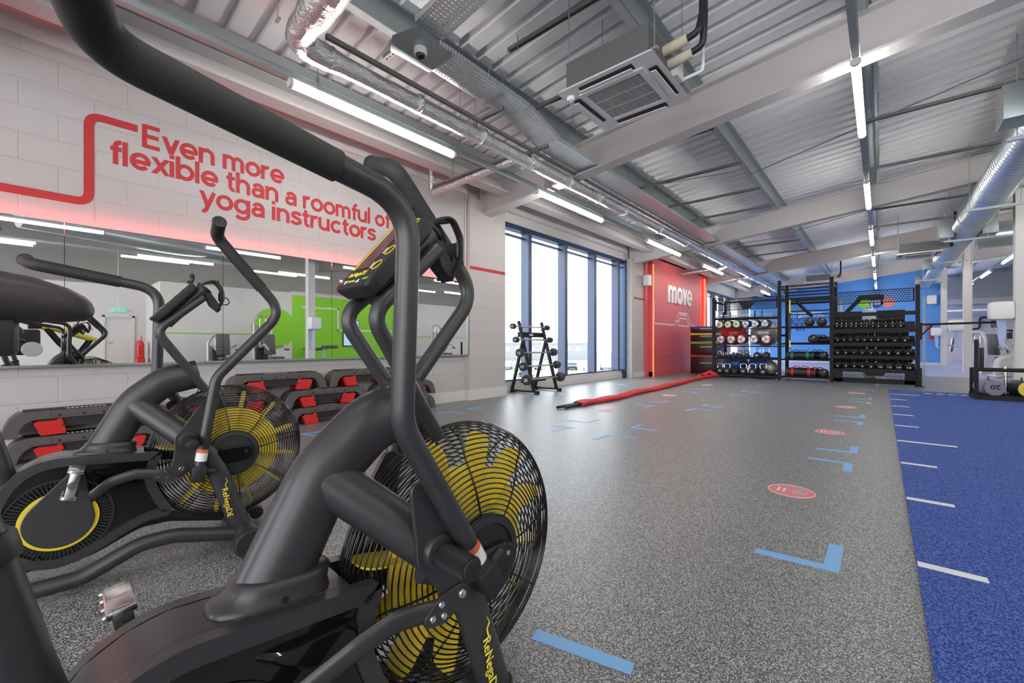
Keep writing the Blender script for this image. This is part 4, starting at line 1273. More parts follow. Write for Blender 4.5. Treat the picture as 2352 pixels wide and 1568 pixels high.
    # --- forks down to the front foot
    for sx in (-1, 1):
        fp = fillet([(sx * 0.108, -0.185, 0.505), (sx * 0.108, -0.105, 0.462), (sx * 0.112, -0.064, 0.365), (sx * 0.118, 0.028, 0.085)], [0, 0.06, 0.07, 0], 7)
        fk = B(MB().tube(fp, (0.041, 0.021), 22, side=(1, 0, 0)), 'fork', 'satin')
        B(MB().tube([V((sx * 0.117, 0.012, 0.135)), V((sx * 0.118, 0.024, 0.098))], (0.047, 0.027), 22, side=(1, 0, 0)), 'fork_collar', 'satin', fk)
        if sx > 0:
            tx = text('ReNegaDE', 'decal', 'yelink', frame((0.1405, -0.052, 0.292), (0.03, 0.158, -1), (0, 1, 0.158)), 0.135, 0.030, 0.0012, 0.012, fk)
            B(MB().tube([(0.1408, -0.036, 0.296), (0.140, -0.040, 0.312), (0.1395, -0.032, 0.325), (0.139, -0.040, 0.34)], [0.002, 0.0016, 0.0012, 0.0006], 6), 'decal', 'yelink', fk)
    # --- floor frame
    ff = B(MB().cyl((-0.255, 0.034, 0.066), (0.255, 0.034, 0.066), 0.052, 28), 'front_foot', 'satin')
    for sx in (-1, 1):
        B(MB().cyl((sx * 0.245, 0.034, 0.066), (sx * 0.285, 0.034, 0.066), 0.064, 30, 0.012), 'end_cap', 'black', ff)
        B(MB().box((sx * 0.19 - 0.018, 0.07, 0.045), (sx * 0.19 + 0.018, 0.145, 0.075), None, 0.004), 'wheel_bracket', 'satin', ff)
        B(MB().cyl((sx * 0.19 - 0.03, 0.145, 0.045), (sx * 0.19 + 0.03, 0.145, 0.045), 0.034, 20, 0.008), 'transport_wheel', 'black', ff)
        rp = fillet([(sx * 0.150, 0.0, 0.080), (sx * 0.150, -0.225, 0.138), (sx * 0.150, -0.335, 0.135), (sx * 0.148, -0.50, 0.058), (sx * 0.145, -0.96, 0.05)], [0, 0.16, 0.16, 0.16, 0], 7)
        B(MB().tube(rp, 0.030, 18), 'base_rail', 'satin')
    rf = B(MB().cyl((-0.255, -0.96, 0.055), (0.255, -0.96, 0.055), 0.042, 24), 'rear_foot', 'satin')
    for sx in (-1, 1):
        B(MB().cyl((sx * 0.25, -0.96, 0.055), (sx * 0.28, -0.96, 0.055), 0.054, 24, 0.01), 'end_cap', 'black', rf)
    # --- seat post and saddle
    B(MB().tube([(0, -0.697, 0.36), (0, -0.734, 0.50), (0, -0.778, 0.69)], (0.040, 0.040), 28, side=(1, 0, 0)), 'seat_tube', 'satin')
    B(MB().lathe([(0.042, 0), (0.047, 0.003), (0.048, 0.012), (0.048, 0.03), (0.044, 0.036), (0.03, 0.037)], (0, -0.775, 0.670), (0, -0.22, 0.975), 24), 'seat_tube_collar', 'black')
    sp = B(MB().tube([(0, -0.765, 0.69), (0, -0.835, 0.955)], (0.027, 0.027), 18, side=(1, 0, 0)), 'seat_post', 'satin')
    B(MB().box((-0.030, -0.93, 0.935), (0.030, -0.735, 0.985), None, 0.006), 'saddle_clamp', 'black', sp)
    rings = []
    for y, w, z0, z1 in ((-0.664, 0.004, 0.994, 1.000), (-0.667, 0.016, 0.986, 1.008), (-0.674, 0.026, 0.982, 1.016), (-0.69, 0.036, 0.980, 1.026), (-0.72, 0.045, 0.978, 1.037), (-0.76, 0.055, 0.976, 1.044), (-0.80, 0.072, 0.974, 1.045), (-0.84, 0.095, 0.971, 1.047), (-0.88, 0.115, 0.970, 1.050), (-0.92, 0.126, 0.971, 1.053), (-0.95, 0.120, 0.978, 1.053), (-0.965, 0.09, 0.990, 1.045), (-0.97, 0.03, 1.005, 1.03)):
        rg = []
        for i in range(28):
            a = 2 * math.pi * i / 28
            ca, sa = math.cos(a), math.sin(a)
            rg.append(V((w * math.copysign(abs(ca) ** 0.75, ca), y, (z0 + z1) / 2 + (z1 - z0) / 2 * math.copysign(abs(sa) ** 0.75, sa))))
        rings.append(rg)
    B(MB().loft(rings), 'saddle', 'saddle', None, 60)
    # --- console stalk
    st_pts = lambda x: fillet([(x, -0.098, 0.735), (x * 1.75, -0.278, 1.008), (x * 1.4, -0.110, 1.165)], 0.05, 8)
    stk = None
    for x in (-0.036, 0.036):
        o = B(MB().tube(st_pts(x), 0.0165, 16), 'console_stalk', 'satin')
    mx = frame((0, -0.155, 0.805), (1, 0, 0), (0, -0.54, 0.84))
    B(MB().box((-0.048, -0.075, -0.012), (0.048, 0.075, 0.010), mx, 0.004), 'stalk_plate', 'satin')
    B(MB().cyl((0.0, -0.186, 0.862), (0.0, -0.196, 0.870), 0.016, 14), 'stalk_bolt', 'black')
    # cable
    B(MB().tube(fillet([(0.02, -0.12, 0.75), (0.03, -0.15, 0.70), (0.03, -0.20, 0.71), (0.02, -0.21, 0.75)], 0.03, 5), 0.0022, 6), 'cable', 'black')
    # --- console
    cx = frame((0.010, -0.228, 1.146), (1, 0, 0), (0, 0.654, 0.757))
    con = B(MB().loft([[cx @ V((p.x, p.y, z)) for p in smooth_poly([(-w, -h), (w, -h), (w * 1.0, h), (-w * 1.0, h)], 48, 2)] for w, h, z in ((0.055, 0.096, -0.040), (0.066, 0.108, -0.030), (0.070, 0.112, -0.006), (0.068, 0.110, 0.0))]), 'console', 'black', None, 30)
    B(MB().box((-0.047, -0.050, 0.0), (0.012, 0.092, 0.0012), cx), 'display', 'screen', con)
    B(MB().box((-0.058, -0.050, 0.0), (-0.053, 0.095, 0.0014), cx), 'display_stripe', 'yelink', con)
    for k in range(4):
        o = cx @ V((0.042, -0.048 + 0.045 * k, 0.0008))
        B(MB().ring(o, cx.to_3x3() @ V((0, 0, 1)), 0.0135, 0.0011, 24, 5), 'button', 'yelink', con)
        B(MB().box((0.017, -0.054 + 0.045 * k, 0.0), (0.022, -0.036 + 0.045 * k, 0.001), cx), 'button_caption', 'lightgrey', con)
    text('ReNegaDE', 'logo', 'yelink', cx @ Matrix.Translation((-0.050, -0.074, 0.0004)), 0.075, 0.018, 0.0008, 0.015, con)
    mb = MB().prism([(-0.045, -0.086), (-0.030, -0.086), (-0.0375, -0.096)], 0.0, 0.0012, lambda a, b, c: cx @ V((a, b, c)))
    mb.prism([(0.010, -0.096), (0.025, -0.096), (0.0175, -0.086)], 0.0, 0.0012, lambda a, b, c: cx @ V((a, b, c)))
    B(mb, 'arrow_key', 'whiteink', con)
    text('ENTER', 'key_caption', 'yelink', cx @ Matrix.Translation((-0.023, -0.093, 0.0004)), 0.026, 0.006, 0.0008, 0.015, con)
    text('STOP', 'key_caption', 'redp', cx @ Matrix.Translation((-0.062, -0.093, 0.0004)), 0.014, 0.006, 0.0008, 0.015, con)
    text('START', 'key_caption', 'green', cx @ Matrix.Translation((0.034, -0.091, 0.0004)), 0.022, 0.006, 0.0008, 0.015, con)
    B(MB().tube([cx @ V((0, -0.09, -0.052)), cx @ V((0, 0.13, -0.052))], 0.030, 22), 'console_tube', 'satin', con)
    B(MB().cyl(cx @ V((0, 0.126, -0.052)), cx @ V((0, 0.134, -0.052)), 0.034, 22), 'tube_cap', 'black', con)
    # phone clip on the top edge
    cl = B(MB().tube([cx @ V((-0.015, 0.10, -0.004)), cx @ V((-0.015, 0.135, 0.006)), cx @ V((-0.015, 0.142, 0.018))], 0.007, 10), 'phone_clip', 'black')
    B(MB().cyl(cx @ V((-0.032, 0.142, 0.018)), cx @ V((0.002, 0.142, 0.018)), 0.010, 12, 0.003), 'clip_knob', 'black', cl)
    B(MB().box((-0.03, 0.106, 0.0), (0.0, 0.118, 0.014), cx, 0.002), 'clip_jaw', 'black', cl)
    # bottle holder hooked on the far end of the tube
    bh = B(MB().prism([(-0.118, 1.210), (-0.098, 1.216), (-0.055, 1.150), (-0.040, 1.115), (-0.052, 1.100), (-0.085, 1.130)], -0.014, 0.032, YZ, 0.003), 'bottle_holder', 'black')
    for x in (-0.022, 0.040):
        B(MB().tube(fillet([(x * 0.4, -0.120, 1.208), (x * 0.7, -0.108, 1.232), (x, -0.062, 1.252), (x, -0.036, 1.205), (x, -0.036, 1.150), (x * 0.7, -0.055, 1.108)], 0.03, 5), (0.005, 0.012), 10, side=(1, 0, 0)), 'cage_strap', 'black', bh)
    B(MB().tube([(-0.022 + 0.062 * i / 12, -0.044 + 0.018 * math.sin(math.pi * i / 12), 1.178) for i in range(13)], (0.022, 0.003), 10, side=(0, 1, 0)), 'cage_strap', 'black', bh)
    B(MB().tube([(-0.022 + 0.062 * i / 12, -0.070 + 0.02 * math.sin(math.pi * i / 12), 1.247) for i in range(13)], (0.004, 0.006), 8, side=(0, 1, 0)), 'cage_strap', 'black', bh)
    B(MB().ring((0.02, -0.024, 1.155), (1, 0.3, 0.2), 0.018, 0.0025, 20, 6), 'cord_loop', 'black', bh)
    return t
air_bike('air_bike', 'near black air bike with yellow fan and console facing the camera', (-0.805, 0.733), R(-3), 0, 39.5, True, 'black air bikes')
air_bike('air_bike', 'farther black air bike with yellow fan, standing by the step platforms under the mirror', (-2.393, 0.672), R(-7), 39.5, 0, False, 'black air bikes')
# ------------------------------------------------------------------ step platforms stacked along the wall
def make_deck():
    t = thing('step_platform', 'x', 'step platform', (0, 0, 0), 0, 'charcoal step platforms')
    L = 1.045
    half = [(0.0, 0.0), (0.02, 0.09), (0.045, 0.145), (0.085, 0.183), (0.14, 0.2)]
    inn = [(0.085, 0.0), (0.105, 0.06), (0.13, 0.10), (0.17, 0.128), (0.22, 0.132)]
    outer = half + [(L - a, b) for a, b in half[::-1]] + [(L - a, b) for a, b in inn] + inn[::-1]
    MB().prism(outer, -0.105, 0.105, YZ, 0.005).build('body', 'deck', t)
    MB().box((-0.085, 0.20, 0.06), (0.085, L - 0.20, 0.131)).build('backrest', 'tread', t)
    mb = MB()
    y = 0.12
    while y < L - 0.12:
        mb.box((-0.09, y, 0.2), (0.09, y + 0.013, 0.2055))
        y += 0.022
    mb.box((-0.095, 0.12, 0.199), (0.095, L - 0.12, 0.202))
    mb.build('tread', 'tread', t, 0)
    mb = MB()
    for y in (0.20, 0.40, 0.60):
        pass
    # moulded panel line and studs on the long side
    MB().box((0.104, 0.27, 0.147), (0.1065, L - 0.27, 0.149)).box((0.104, 0.27, 0.149), (0.1065, 0.2725, 0.195)).box((0.104, L - 0.2725, 0.149), (0.1065, L - 0.27, 0.195)).build('panel_line', 'tread', t, 0)
    for y in (0.32, 0.46, 0.585, 0.72):
        MB().cyl((0.104, y, 0.160), (0.1075, y, 0.160), 0.010, 12).build('stud', 'black', t)
    for y, s in ((0.27, 1), (0.775, -1)):
        pl = [(y - s * 0.075, 0.118), (y - s * 0.095, 0.105), (y - s * 0.06, 0.012), (y - s * 0.05, 0.0), (y + s * 0.085, 0.004), (y + s * 0.088, 0.03), (y + s * 0.072, 0.10), (y + s * 0.062, 0.13), (y + s * 0.045, 0.132), (y + s * 0.035, 0.115)]
        r = MB().prism(pl, 0.045, 0.108, YZ, 0.004).build('riser', 'redp', t)
        MB().cyl((0.107, y + s * 0.072, 0.075), (0.1095, y + s * 0.072, 0.075), 0.009, 12).build('latch', 'black', r)
        pl2 = [(-0.108 - 0.0, 0)]
        MB().prism(pl, -0.108, -0.045, YZ, 0.004).build('riser', 'redp', t)
    # white and red printing on top
    mb = MB()
    for i in range(9):
        mb.box((0.03, 0.36 + 0.028 * i, 0.2055), (0.085, 0.378 + 0.028 * i, 0.2065))
    mb.build('print', 'whiteink', t, 0)
    MB().box((0.03, 0.64, 0.2055), (0.085, 0.70, 0.2065)).build('print', 'redp', t, 0)
    return t
D0 = make_deck()
DX = -5.222
DECKS = [(-0.10, 0, 'lower of the two at the saddle end'), (-0.10, 1, 'upper of the two at the saddle end'),
         (0.90, 0, 'bottom layer, behind the far bike fan'), (0.90, 1, 'middle layer, behind the far bike fan'),
         (2.00, 0, 'bottom one between the two bikes'), (1.97, 1, 'middle one between the two bikes'),
         (3.10, 0, 'bottom one behind the near bike, ending nearest the pier'), (3.10, 1, 'middle one behind the near bike, ending nearest the pier'),
         (1.42, 2, 'left of the two on the top layer'), (2.50, 2, 'right of the two on the top layer')]
for i, (y, lv, lb) in enumerate(DECKS):
    o = D0 if i == 0 else dup(D0)
    o.location = (DX, y, 0.209 * lv)
    o['label'] = 'charcoal step platform with red risers, ' + lb

# ------------------------------------------------------------------ battle rope
br = thing('battle_rope', 'folded red sleeved battle rope with black handles on the dark floor', 'rope')
random.seed(5)
for k, off in enumerate((-0.075, -0.025, 0.025, 0.07)):
    pts = []
    base = [(-3.50, 5.60), (-3.47, 6.53), (-3.54, 8.51), (-3.68, 11.35), (-3.76, 12.4)]
    for i in range(40):
        f = i / 39 * (len(base) - 1)
        j = min(int(f), len(base) - 2); g = f - j
        x = base[j][0] * (1 - g) + base[j + 1][0] * g; y = base[j][1] * (1 - g) + base[j + 1][1] * g
        pts.append((x + off * (0.8 + 0.35 * math.sin(i * 0.5 + k)), y, 0.036 + 0.008 * math.sin(i * 0.9 + k * 2)))
    MB().tube(pts, [0.034 * (1 + 0.06 * random.uniform(-1, 1)) for _ in pts], 12).build('rope_sleeve', 'redcloth', br, 60)
loop = fillet([(-3.80, 12.3, 0.05), (-3.94, 12.75, 0.06), (-3.84, 13.02, 0.09), (-3.62, 13.05, 0.12), (-3.52, 12.92, 0.08), (-3.60, 12.7, 0.05), (-3.70, 12.3, 0.05)], 0.12, 6)
MB().tube(loop, [0.042 * (1 + 0.1 * math.sin(i * 1.7)) for i in range(len(loop))], 12).build('rope_loop', 'redcloth', br, 60)
MB().tube(fillet([(-3.86, 12.9, 0.06), (-3.72, 13.02, 0.16), (-3.58, 12.95, 0.06)], 0.06, 5), 0.05, 12).build('rope_knot', 'redcloth', br, 60)
for k, (a, b) in enumerate((((-3.57, 5.13, 0.028), (-3.53, 5.62, 0.036)), ((-3.49, 5.22, 0.028), (-3.47, 5.64, 0.036)))):
    a, b = V(a), V(b)
    n = 22
    mb = MB().tube([a.lerp(b, i / n) for i in range(n + 1)], [0.024 if i % 2 else 0.019 for i in range(n + 1)], 12)
    mb.build('rope_handle', 'black', br)
    MB().cyl(b - (b - a) * 0.14, b + (b - a) * 0.02, 0.030, 12).build('handle_collar', 'black', br)

# ------------------------------------------------------------------ barbell rack by the window
rk = thing('barbell_rack', 'black A-frame rack holding five fixed barbells in front of the window', 'barbell rack')
for y, y2 in ((6.36, 6.30), (7.10, 7.04)):
    MB().bar((-5.62 + 0.1, y, 0.045), (-4.88, y + 0.06, 0.045), 0.06, 0.035, (0, 0, 1), 0.006).build('foot', 'rig', rk)
    for x in (-5.5, -4.9):
        MB().box((x - 0.03, y - 0.03, 0), (x + 0.03, y + 0.06, 0.03)).build('foot_pad', 'black', rk)
    MB().bar((-4.98, y + 0.03, 0.06), (-5.36, y + 0.03, 1.40), 0.055, 0.05, (1, 0, 0), 0.004).build('front_leg', 'rig', rk)
    MB().bar((-5.5, y, 0.06), (-5.24, y, 0.97), 0.05, 0.045, (1, 0, 0), 0.004).build('rear_leg', 'rig', rk)
MB().box((-5.36, 6.36, 1.085), (-5.32, 7.13, 1.185)).build('cross_plate', 'rig', rk)
o = MB().box((-5.322, 6.68, 1.115), (-5.316, 6.80, 1.155)).build('badge', 'lightgrey', rk)
MB().box((-5.28, 6.36, 0.20), (-5.24, 7.13, 0.28)).build('cross_bar', 'rig', rk)
BB = [(1.29, -5.30, 0.055, '10'), (1.035, -5.225, 0.058, '10'), (0.785, -5.13, 0.080, '15'), (0.53, -5.05, 0.082, '15'), (0.285, -4.96, 0.098, '20')]
for i, (z, x, r, num) in enumerate(BB):
    for y in (6.39, 7.13):
        MB().bar((x - 0.06, y, z - 0.055), (x + 0.035, y, z - 0.028), 0.05, 0.012, (0, 0, 1)).build('cradle', 'black', rk)
    b = thing('barbell', 'fixed barbell marked %s with round black ends, %s from the top of the window rack' % (num, ORD[i]), 'barbell', (x, 6.70, z), 0, 'barbells on the window rack')
    MB().cyl((0, -0.50, 0), (0, 0.50, 0), 0.0135, 14).build('bar', 'steel', b)
    for s in (-1, 1):
        e = MB().lathe([(0.02, 0.46), (0.022, 0.50), (r * 0.9, 0.50), (r, 0.51), (r, 0.575), (r * 0.94, 0.585), (r * 0.8, 0.587), (r * 0.78, 0.582), (r * 0.2, 0.582)], (0, 0, 0), (0, s, 0), 28).build('weight_end', 'greygum', b)
        if s < 0:
            text(num, 'number', 'whiteink', frame((0.0, -0.5835, -r * 0.32), (1, 0, 0), (0, 0, 1)), r * 0.9, r * 0.62, 0.001, 0.02, e, 'CENTER')
        else:
            text(num, 'number', 'whiteink', frame((0.0, 0.5835, -r * 0.32), (-1, 0, 0), (0, 0, 1)), r * 0.9, r * 0.62, 0.001, 0.02, e, 'CENTER')

# wall speaker on the far pier, plyo boxes
sp = thing('wall_speaker', 'white wall speaker on a bracket beside the red wall', 'speaker', (-5.1, 11.85, 2.78))
MB().prism(smooth_poly([(-0.09, -0.09), (0.09, -0.11), (0.12, 0), (0.09, 0.11), (-0.09, 0.09)], 30, 1), -0.15, 0.15, XY, 0.01).build('cabinet', 'plastic', sp)
MB().cyl((-0.16, 0, 0), (-0.08, 0, 0), 0.02, 12).box((-0.165, -0.04, -0.06), (-0.155, 0.04, 0.06)).build('bracket', 'lightgrey', sp)
ps = [(0.0, 0.62, 'redp', 'red'), (0.62, 0.42, 'green', 'green'), (1.04, 0.28, 'yellow', 'orange'), (1.32, 0.20, 'blueball', 'blue')]
dred = mat('dark_red_vinyl', (0.035, 0.010, 0.012), 0.35, bump=0.15, bscale=8)
for z, h, m, c in ps:
    b = thing('plyo_box', 'dark vinyl plyo box layer with a %s stripe, stacked left of the rig' % c, 'plyo box', (-4.28, 14.65, z), 0, 'soft plyo boxes')
    MB().box((-0.40, -0.40, 0.004), (0.40, 0.40, h - 0.004), None, 0.012).build('cushion', dred, b)
    MB().box((-0.404, -0.404, h - 0.075), (0.404, 0.404, h - 0.02)).build('stripe', m, b)
    MB().box((-0.10, -0.4055, h * 0.55), (0.25, -0.4035, h * 0.55 + 0.02)).build('print', 'whiteink', b, 0)

# ------------------------------------------------------------------ storage rig
RG = thing('storage_rig', 'long black steel storage rig with monkey bars and hexagon mesh panels', 'rig', (0, 13.2, 0))
def hexmesh(mb, x0, x1, z0, z1, y, p, hole, skip=None, t=0.003):
    """sheet with hexagonal holes, built web by web"""
    r = p / math.sqrt(3)
    row, z = 0, z0 + r
    while z < z1 - r * 0.6:
        x = x0 + p / 2 + (p / 2 if row % 2 else 0)
        while x < x1 - p * 0.4:
            if skip and skip(x, z):
                mb.prism([(x + r * math.sin(math.pi / 3 * i), z + r * math.cos(math.pi / 3 * i)) for i in range(6)], y, y + t, XZ)
            else:
                o = [V((x + r * math.sin(math.pi / 3 * i), z + r * math.cos(math.pi / 3 * i))) for i in range(6)]
                n = [V((x + hole * math.sin(math.pi / 3 * i), z + hole * math.cos(math.pi / 3 * i))) for i in range(6)]
                mb.band(o, n, y, y + t, XZ)
            x += p
        z += r * 1.5
        row += 1
    return mb
UP = [(-3.67, 2.28), (-2.04, 2.63), (-0.93, 2.62), (0.62, 2.28)]
for x, h in UP:
    for y in (0, 1.2):
        if y and x == 0.62:
            continue
        u = MB().box((x - 0.038, y - 0.038, 0.008), (x + 0.038, y + 0.038, h)).build('upright', 'rig', RG, 0)
        MB().box((x - 0.08, y - 0.06, 0), (x + 0.08, y + 0.06, 0.008)).build('base_plate', 'rig', u, 0)
        for sx in (-1, 1):
            MB().cyl((x + sx * 0.065, y - 0.03, 0.008), (x + sx * 0.065, y - 0.03, 0.022), 0.010, 8).build('anchor_bolt', 'chrome', u)
# crossbars
for x0, x1, z, y, h in ((-3.67, -2.04, 2.23, 1.2, 0.05), (-2.04, -0.93, 2.10, 0, 0.06), (-2.04, -0.93, 2.10, 1.2, 0.06), (-0.93, 0.62, 1.66, 0, 0.085), (-3.67, -2.04, 1.2, 1.2, 0.06), (-0.93, 0.62, 0.08, 0, 0.12)):
    MB().box((x0 + 0.038, y - 0.02, z - h / 2), (x1 - 0.038, y + 0.02, z + h / 2)).build('crossbar', 'rig', RG, 0)
for x in (-3.67, -2.04, -0.93):
    MB().box((x - 0.02, 0.038, 2.14), (x + 0.02, 1.162, 2.2)).build('side_beam', 'rig', RG, 0)
for k in range(6):
    MB().cyl((-2.02, 0.05 + 0.22 * k, 2.47 - 0.062 * k), (-0.95, 0.05 + 0.22 * k, 2.47 - 0.062 * k), 0.017, 10).build('monkey_bar', 'rig', RG)
MB().box((-2.06, 0, 2.44), (-2.02, 1.2, 2.50)).build('side_beam', 'rig', RG, 0)
MB().box((-0.95, 0, 2.44), (-0.91, 1.2, 2.50)).build('side_beam', 'rig', RG, 0)
for z in (1.78, 1.88):
    MB().cyl((-2.0, 1.2, z), (-0.95, 1.2, z), 0.016, 10).build('pull_up_bar', 'rig', RG)
MB().bar((-1.72, 0.5, 2.08), (-1.45, 1.16, 1.72), 0.05, 0.06).build('brace', 'rig', RG, 0)
# mesh panels
tri = lambda x, z: abs(x + 2.83) < 0.20 - (2.10 - z) * 0.55 and z < 2.13
for x0, x1, z0, z1, sk in ((-3.62, -2.09, 1.92, 2.22, tri), (-0.88, 0.57, 1.93, 2.21, lambda x, z: (abs(x + 0.22) < 0.20 and 2.03 < z < 2.13))):
    mb = hexmesh(MB(), x0 + 0.02, x1 - 0.02, z0, z1, 0.0, 0.052, 0.023, sk)
    mb.build('mesh_panel', 'rig', RG, 0)
    MB().box((x0, -0.01, z0 - 0.012), (x1, 0.01, z0 + 0.006)).box((x0, -0.01, z1 - 0.006), (x1, 0.01, z1 + 0.012)).box((x0, -0.01, z0), (x0 + 0.03, 0.01, z1)).box((x1 - 0.03, -0.01, z0), (x1, 0.01, z1)).build('panel_frame', 'rig', RG, 0)
mb = hexmesh(MB(), -0.72, 0.42, 0.12, 0.34, -0.02, 0.045, 0.0185, lambda x, z: abs(x + 0.12) < 0.28 - (0.36 - z) * 0.9 and z > 0.2)
mb.build('mesh_panel', 'rig', RG, 0)
MB().box((-0.89, -0.025, 0.04), (-0.71, -0.015, 0.37)).box((0.40, -0.025, 0.04), (0.58, -0.015, 0.37)).box((-0.89, -0.025, 0.03), (0.58, -0.012, 0.12)).box((-0.89, -0.025, 0.335), (0.58, -0.012, 0.37)).build('panel_frame', 'rig', RG, 0)
# angled brace of the mesh panel
MB().bar((-0.66, 0.35, 1.74), (-0.36, 0.35, 2.10), 0.05, 0.09).build('brace', 'rig', RG, 0)
MB().box((-0.42, 0.32, 2.03), (0.05, 0.38, 2.13)).build('brace', 'rig', RG, 0)
# shelves: bar shelf, kettlebell shelves, centre shelves, dumbbell rails
def shelf(x0, x1, z, y0=-0.03, y1=0.42):
    MB().box((x0, y0, z - 0.03), (x1, y0 + 0.012, z + 0.012)).box((x0, y0, z - 0.012), (x1, y1, z)).box((x0, y1 - 0.012, z - 0.03), (x1, y1, z + 0.03)).build('shelf', 'rig', RG, 0)
shelf(-3.63, -2.08, 1.665, -0.03, 0.30)
for x in (-3.42, -2.62, -3.3, -2.5):
    MB().box((x - 0.012, -0.02 if x in (-3.42, -2.62) else 0.26, 1.665), (x + 0.012, 0.01 if x in (-3.42, -2.62) else 0.29, 1.87)).build('bar_stop', 'rig', RG, 0)
shelf(-3.63, -2.08, 0.555); shelf(-3.63, -2.08, 0.10)
for z in (1.39, 0.955):
    for y in (0.06, 0.26):
        MB().box((-3.63, y - 0.012, z - 0.02), (-2.08, y + 0.012, z + 0.0)).build('plate_rail', 'rig', RG, 0)
for z in (1.40, 0.965, 0.555, 0.105):
    shelf(-2.0, -0.97, z, -0.03, 0.55)
DBZ = [1.385, 1.065, 0.765, 0.445]
for z, q_ in zip(DBZ, (0.012, 0.025, 0.032, 0.038)):
    MB().box((-0.89, -0.045, z - 0.165), (0.58, -0.03, z - 0.052 - q_)).bar((-0.155, -0.03, z - 0.10 - q_), (-0.155, 0.24, z + 0.10 - q_), 1.47, 0.006, (0, -0.6, 0.8)).build('dumbbell_rail', 'rig', RG, 0)
# right hand attachments
MB().box((0.70, -0.03, 0.1), (0.74, 0.0, 2.0)).build('slotted_strip', slotted('grey_slotted_strip', (0.30, 0.34, 0.32), 0.5, 0.3, 0.10, 0.06, 0.05, 0.012, 'ZX'), RG, 0)
MB().box((0.60, -0.16, 0), (0.68, -0.08, 0.42)).box((0.56, -0.2, 0), (0.72, -0.04, 0.01)).build('foot_post', 'rig', RG, 0)
MB().cyl((0.66, -0.02, 1.385), (1.86, -0.10, 1.40), 0.022, 12).build('dip_bar', 'rig', RG)
MB().bar((0.66, -0.02, 1.12), (0.86, -0.03, 1.38), 0.03, 0.03).box((0.655, -0.04, 1.05), (0.69, 0.0, 1.43)).build('dip_bracket', 'rig', RG, 0)

Y0 = 13.2
# long bars lying on the bar shelf
for i, (x0, x1, y, z, m) in enumerate(((-3.70, -2.2, 0.03, 1.70, 'rail'), (-3.66, -2.25, 0.09, 1.70, 'rail'), (-3.72, -2.3, 0.15, 1.705, 'chrome'), (-3.68, -2.12, 0.21, 1.70, 'rail'), (-3.6, -2.2, 0.06, 1.755, 'chrome'), (-3.5, -2.15, 0.13, 1.76, 'rail'))):
    b = thing('studio_bar', '%s studio bar on the top left rig shelf, %s' % ('bright' if m == 'chrome' else 'dark', ['first from the front', 'second from the front', 'third from the front', 'fourth from the front', 'lying on the others in front', 'lying on the others behind'][i]), 'bar', (x0, Y0 + y, z), 0, 'studio bars on the rig')
    MB().cyl((0.18, 0, 0), (x1 - x0 - 0.18, 0, 0), 0.014, 12).build('shaft', m, b)
    for a, c in ((0, 0.2), (x1 - x0 - 0.2, x1 - x0)):
        MB().cyl((a, 0, 0), (c, 0, 0), 0.021, 12, 0.004).build('sleeve', 'chrome' if m == 'chrome' else 'grey', b)
# studio plates
def plate_roll(r, m):
    t = thing('weight_plate', 'x', 'weight plate', (0, 0, 0), 0)
    MB().lathe([(r * 0.9, 0), (r, 0.012), (r, 0.045), (r * 0.965, 0.05), (r * 0.965, 0.055), (r, 0.06), (r, 0.10), (r * 0.965, 0.105), (r * 0.965, 0.11), (r, 0.115), (r, 0.155), (r * 0.93, 0.168)], (0, 0, 0), (0, 1, 0), 32).build('body', 'greygum', t)
    MB().lathe([(r * 0.96, 0.012), (r * 1.01, 0.02), (r * 1.01, 0.04), (r * 0.96, 0.048)], (0, 0, 0), (0, 1, 0), 32, False).build('rim', m, t)
    MB().lathe([(r * 0.86, 0.0), (r * 0.86, -0.006), (r * 0.55, -0.010), (r * 0.3, -0.010)], (0, 0, 0), (0, 1, 0), 32).build('face', 'frame', t)
    mb = MB()
    for k in range(3):
        a0 = 2 * math.pi * k / 3 + 0.3
        pts = circ((0, 0), r * 0.82, 9, a0, a0 + 1.2) + circ((0, 0), r * 0.58, 9, a0 + 1.2, a0)
        mb.prism(pts, -0.014, -0.006, XZ)
    mb.build('grip_slot', m, t)
    MB().lathe([(r * 0.3, -0.008), (r * 0.3, -0.018), (r * 0.16, -0.018), (r * 0.14, -0.004)], (0, 0, 0), (0, 1, 0), 20).build('hub', 'black', t)
    return t
protos = {}
PL1 = [(-3.52, 'yellow'), (-3.30, 'yellow'), (-3.08, 'yellow'), (-2.85, 'blueball'), (-2.62, 'blueball'), (-2.38, 'blueball')]
PL2 = [(-3.495, 'redp'), (-3.22, 'redp'), (-2.96, 'redp'), (-2.65, 'redp'), (-2.35, 'redp')]
for row, (lst, z, r) in enumerate(((PL1, 1.51, 0.105), (PL2, 1.085, 0.125))):
    c = {}
    for i, (x, m) in enumerate(lst):
        k = (row, m)
        o = dup(protos[k]) if k in protos else protos.setdefault(k, plate_roll(r, m))
        c[m] = c.get(m, -1) + 1
        o.location = (x, Y0 - 0.0, z)
        o.rotation_euler = (0, 0.5 * i + row, R(-14))
        col = {'yellow': 'yellow', 'blueball': 'blue', 'redp': 'red'}[m]
        o['label'] = '%s and silver weight plate, %s such from the left on the %s rail' % (col, ORD[c[m]], 'upper' if row == 0 else 'lower')
        o['group'] = 'studio weight plates on the rig'
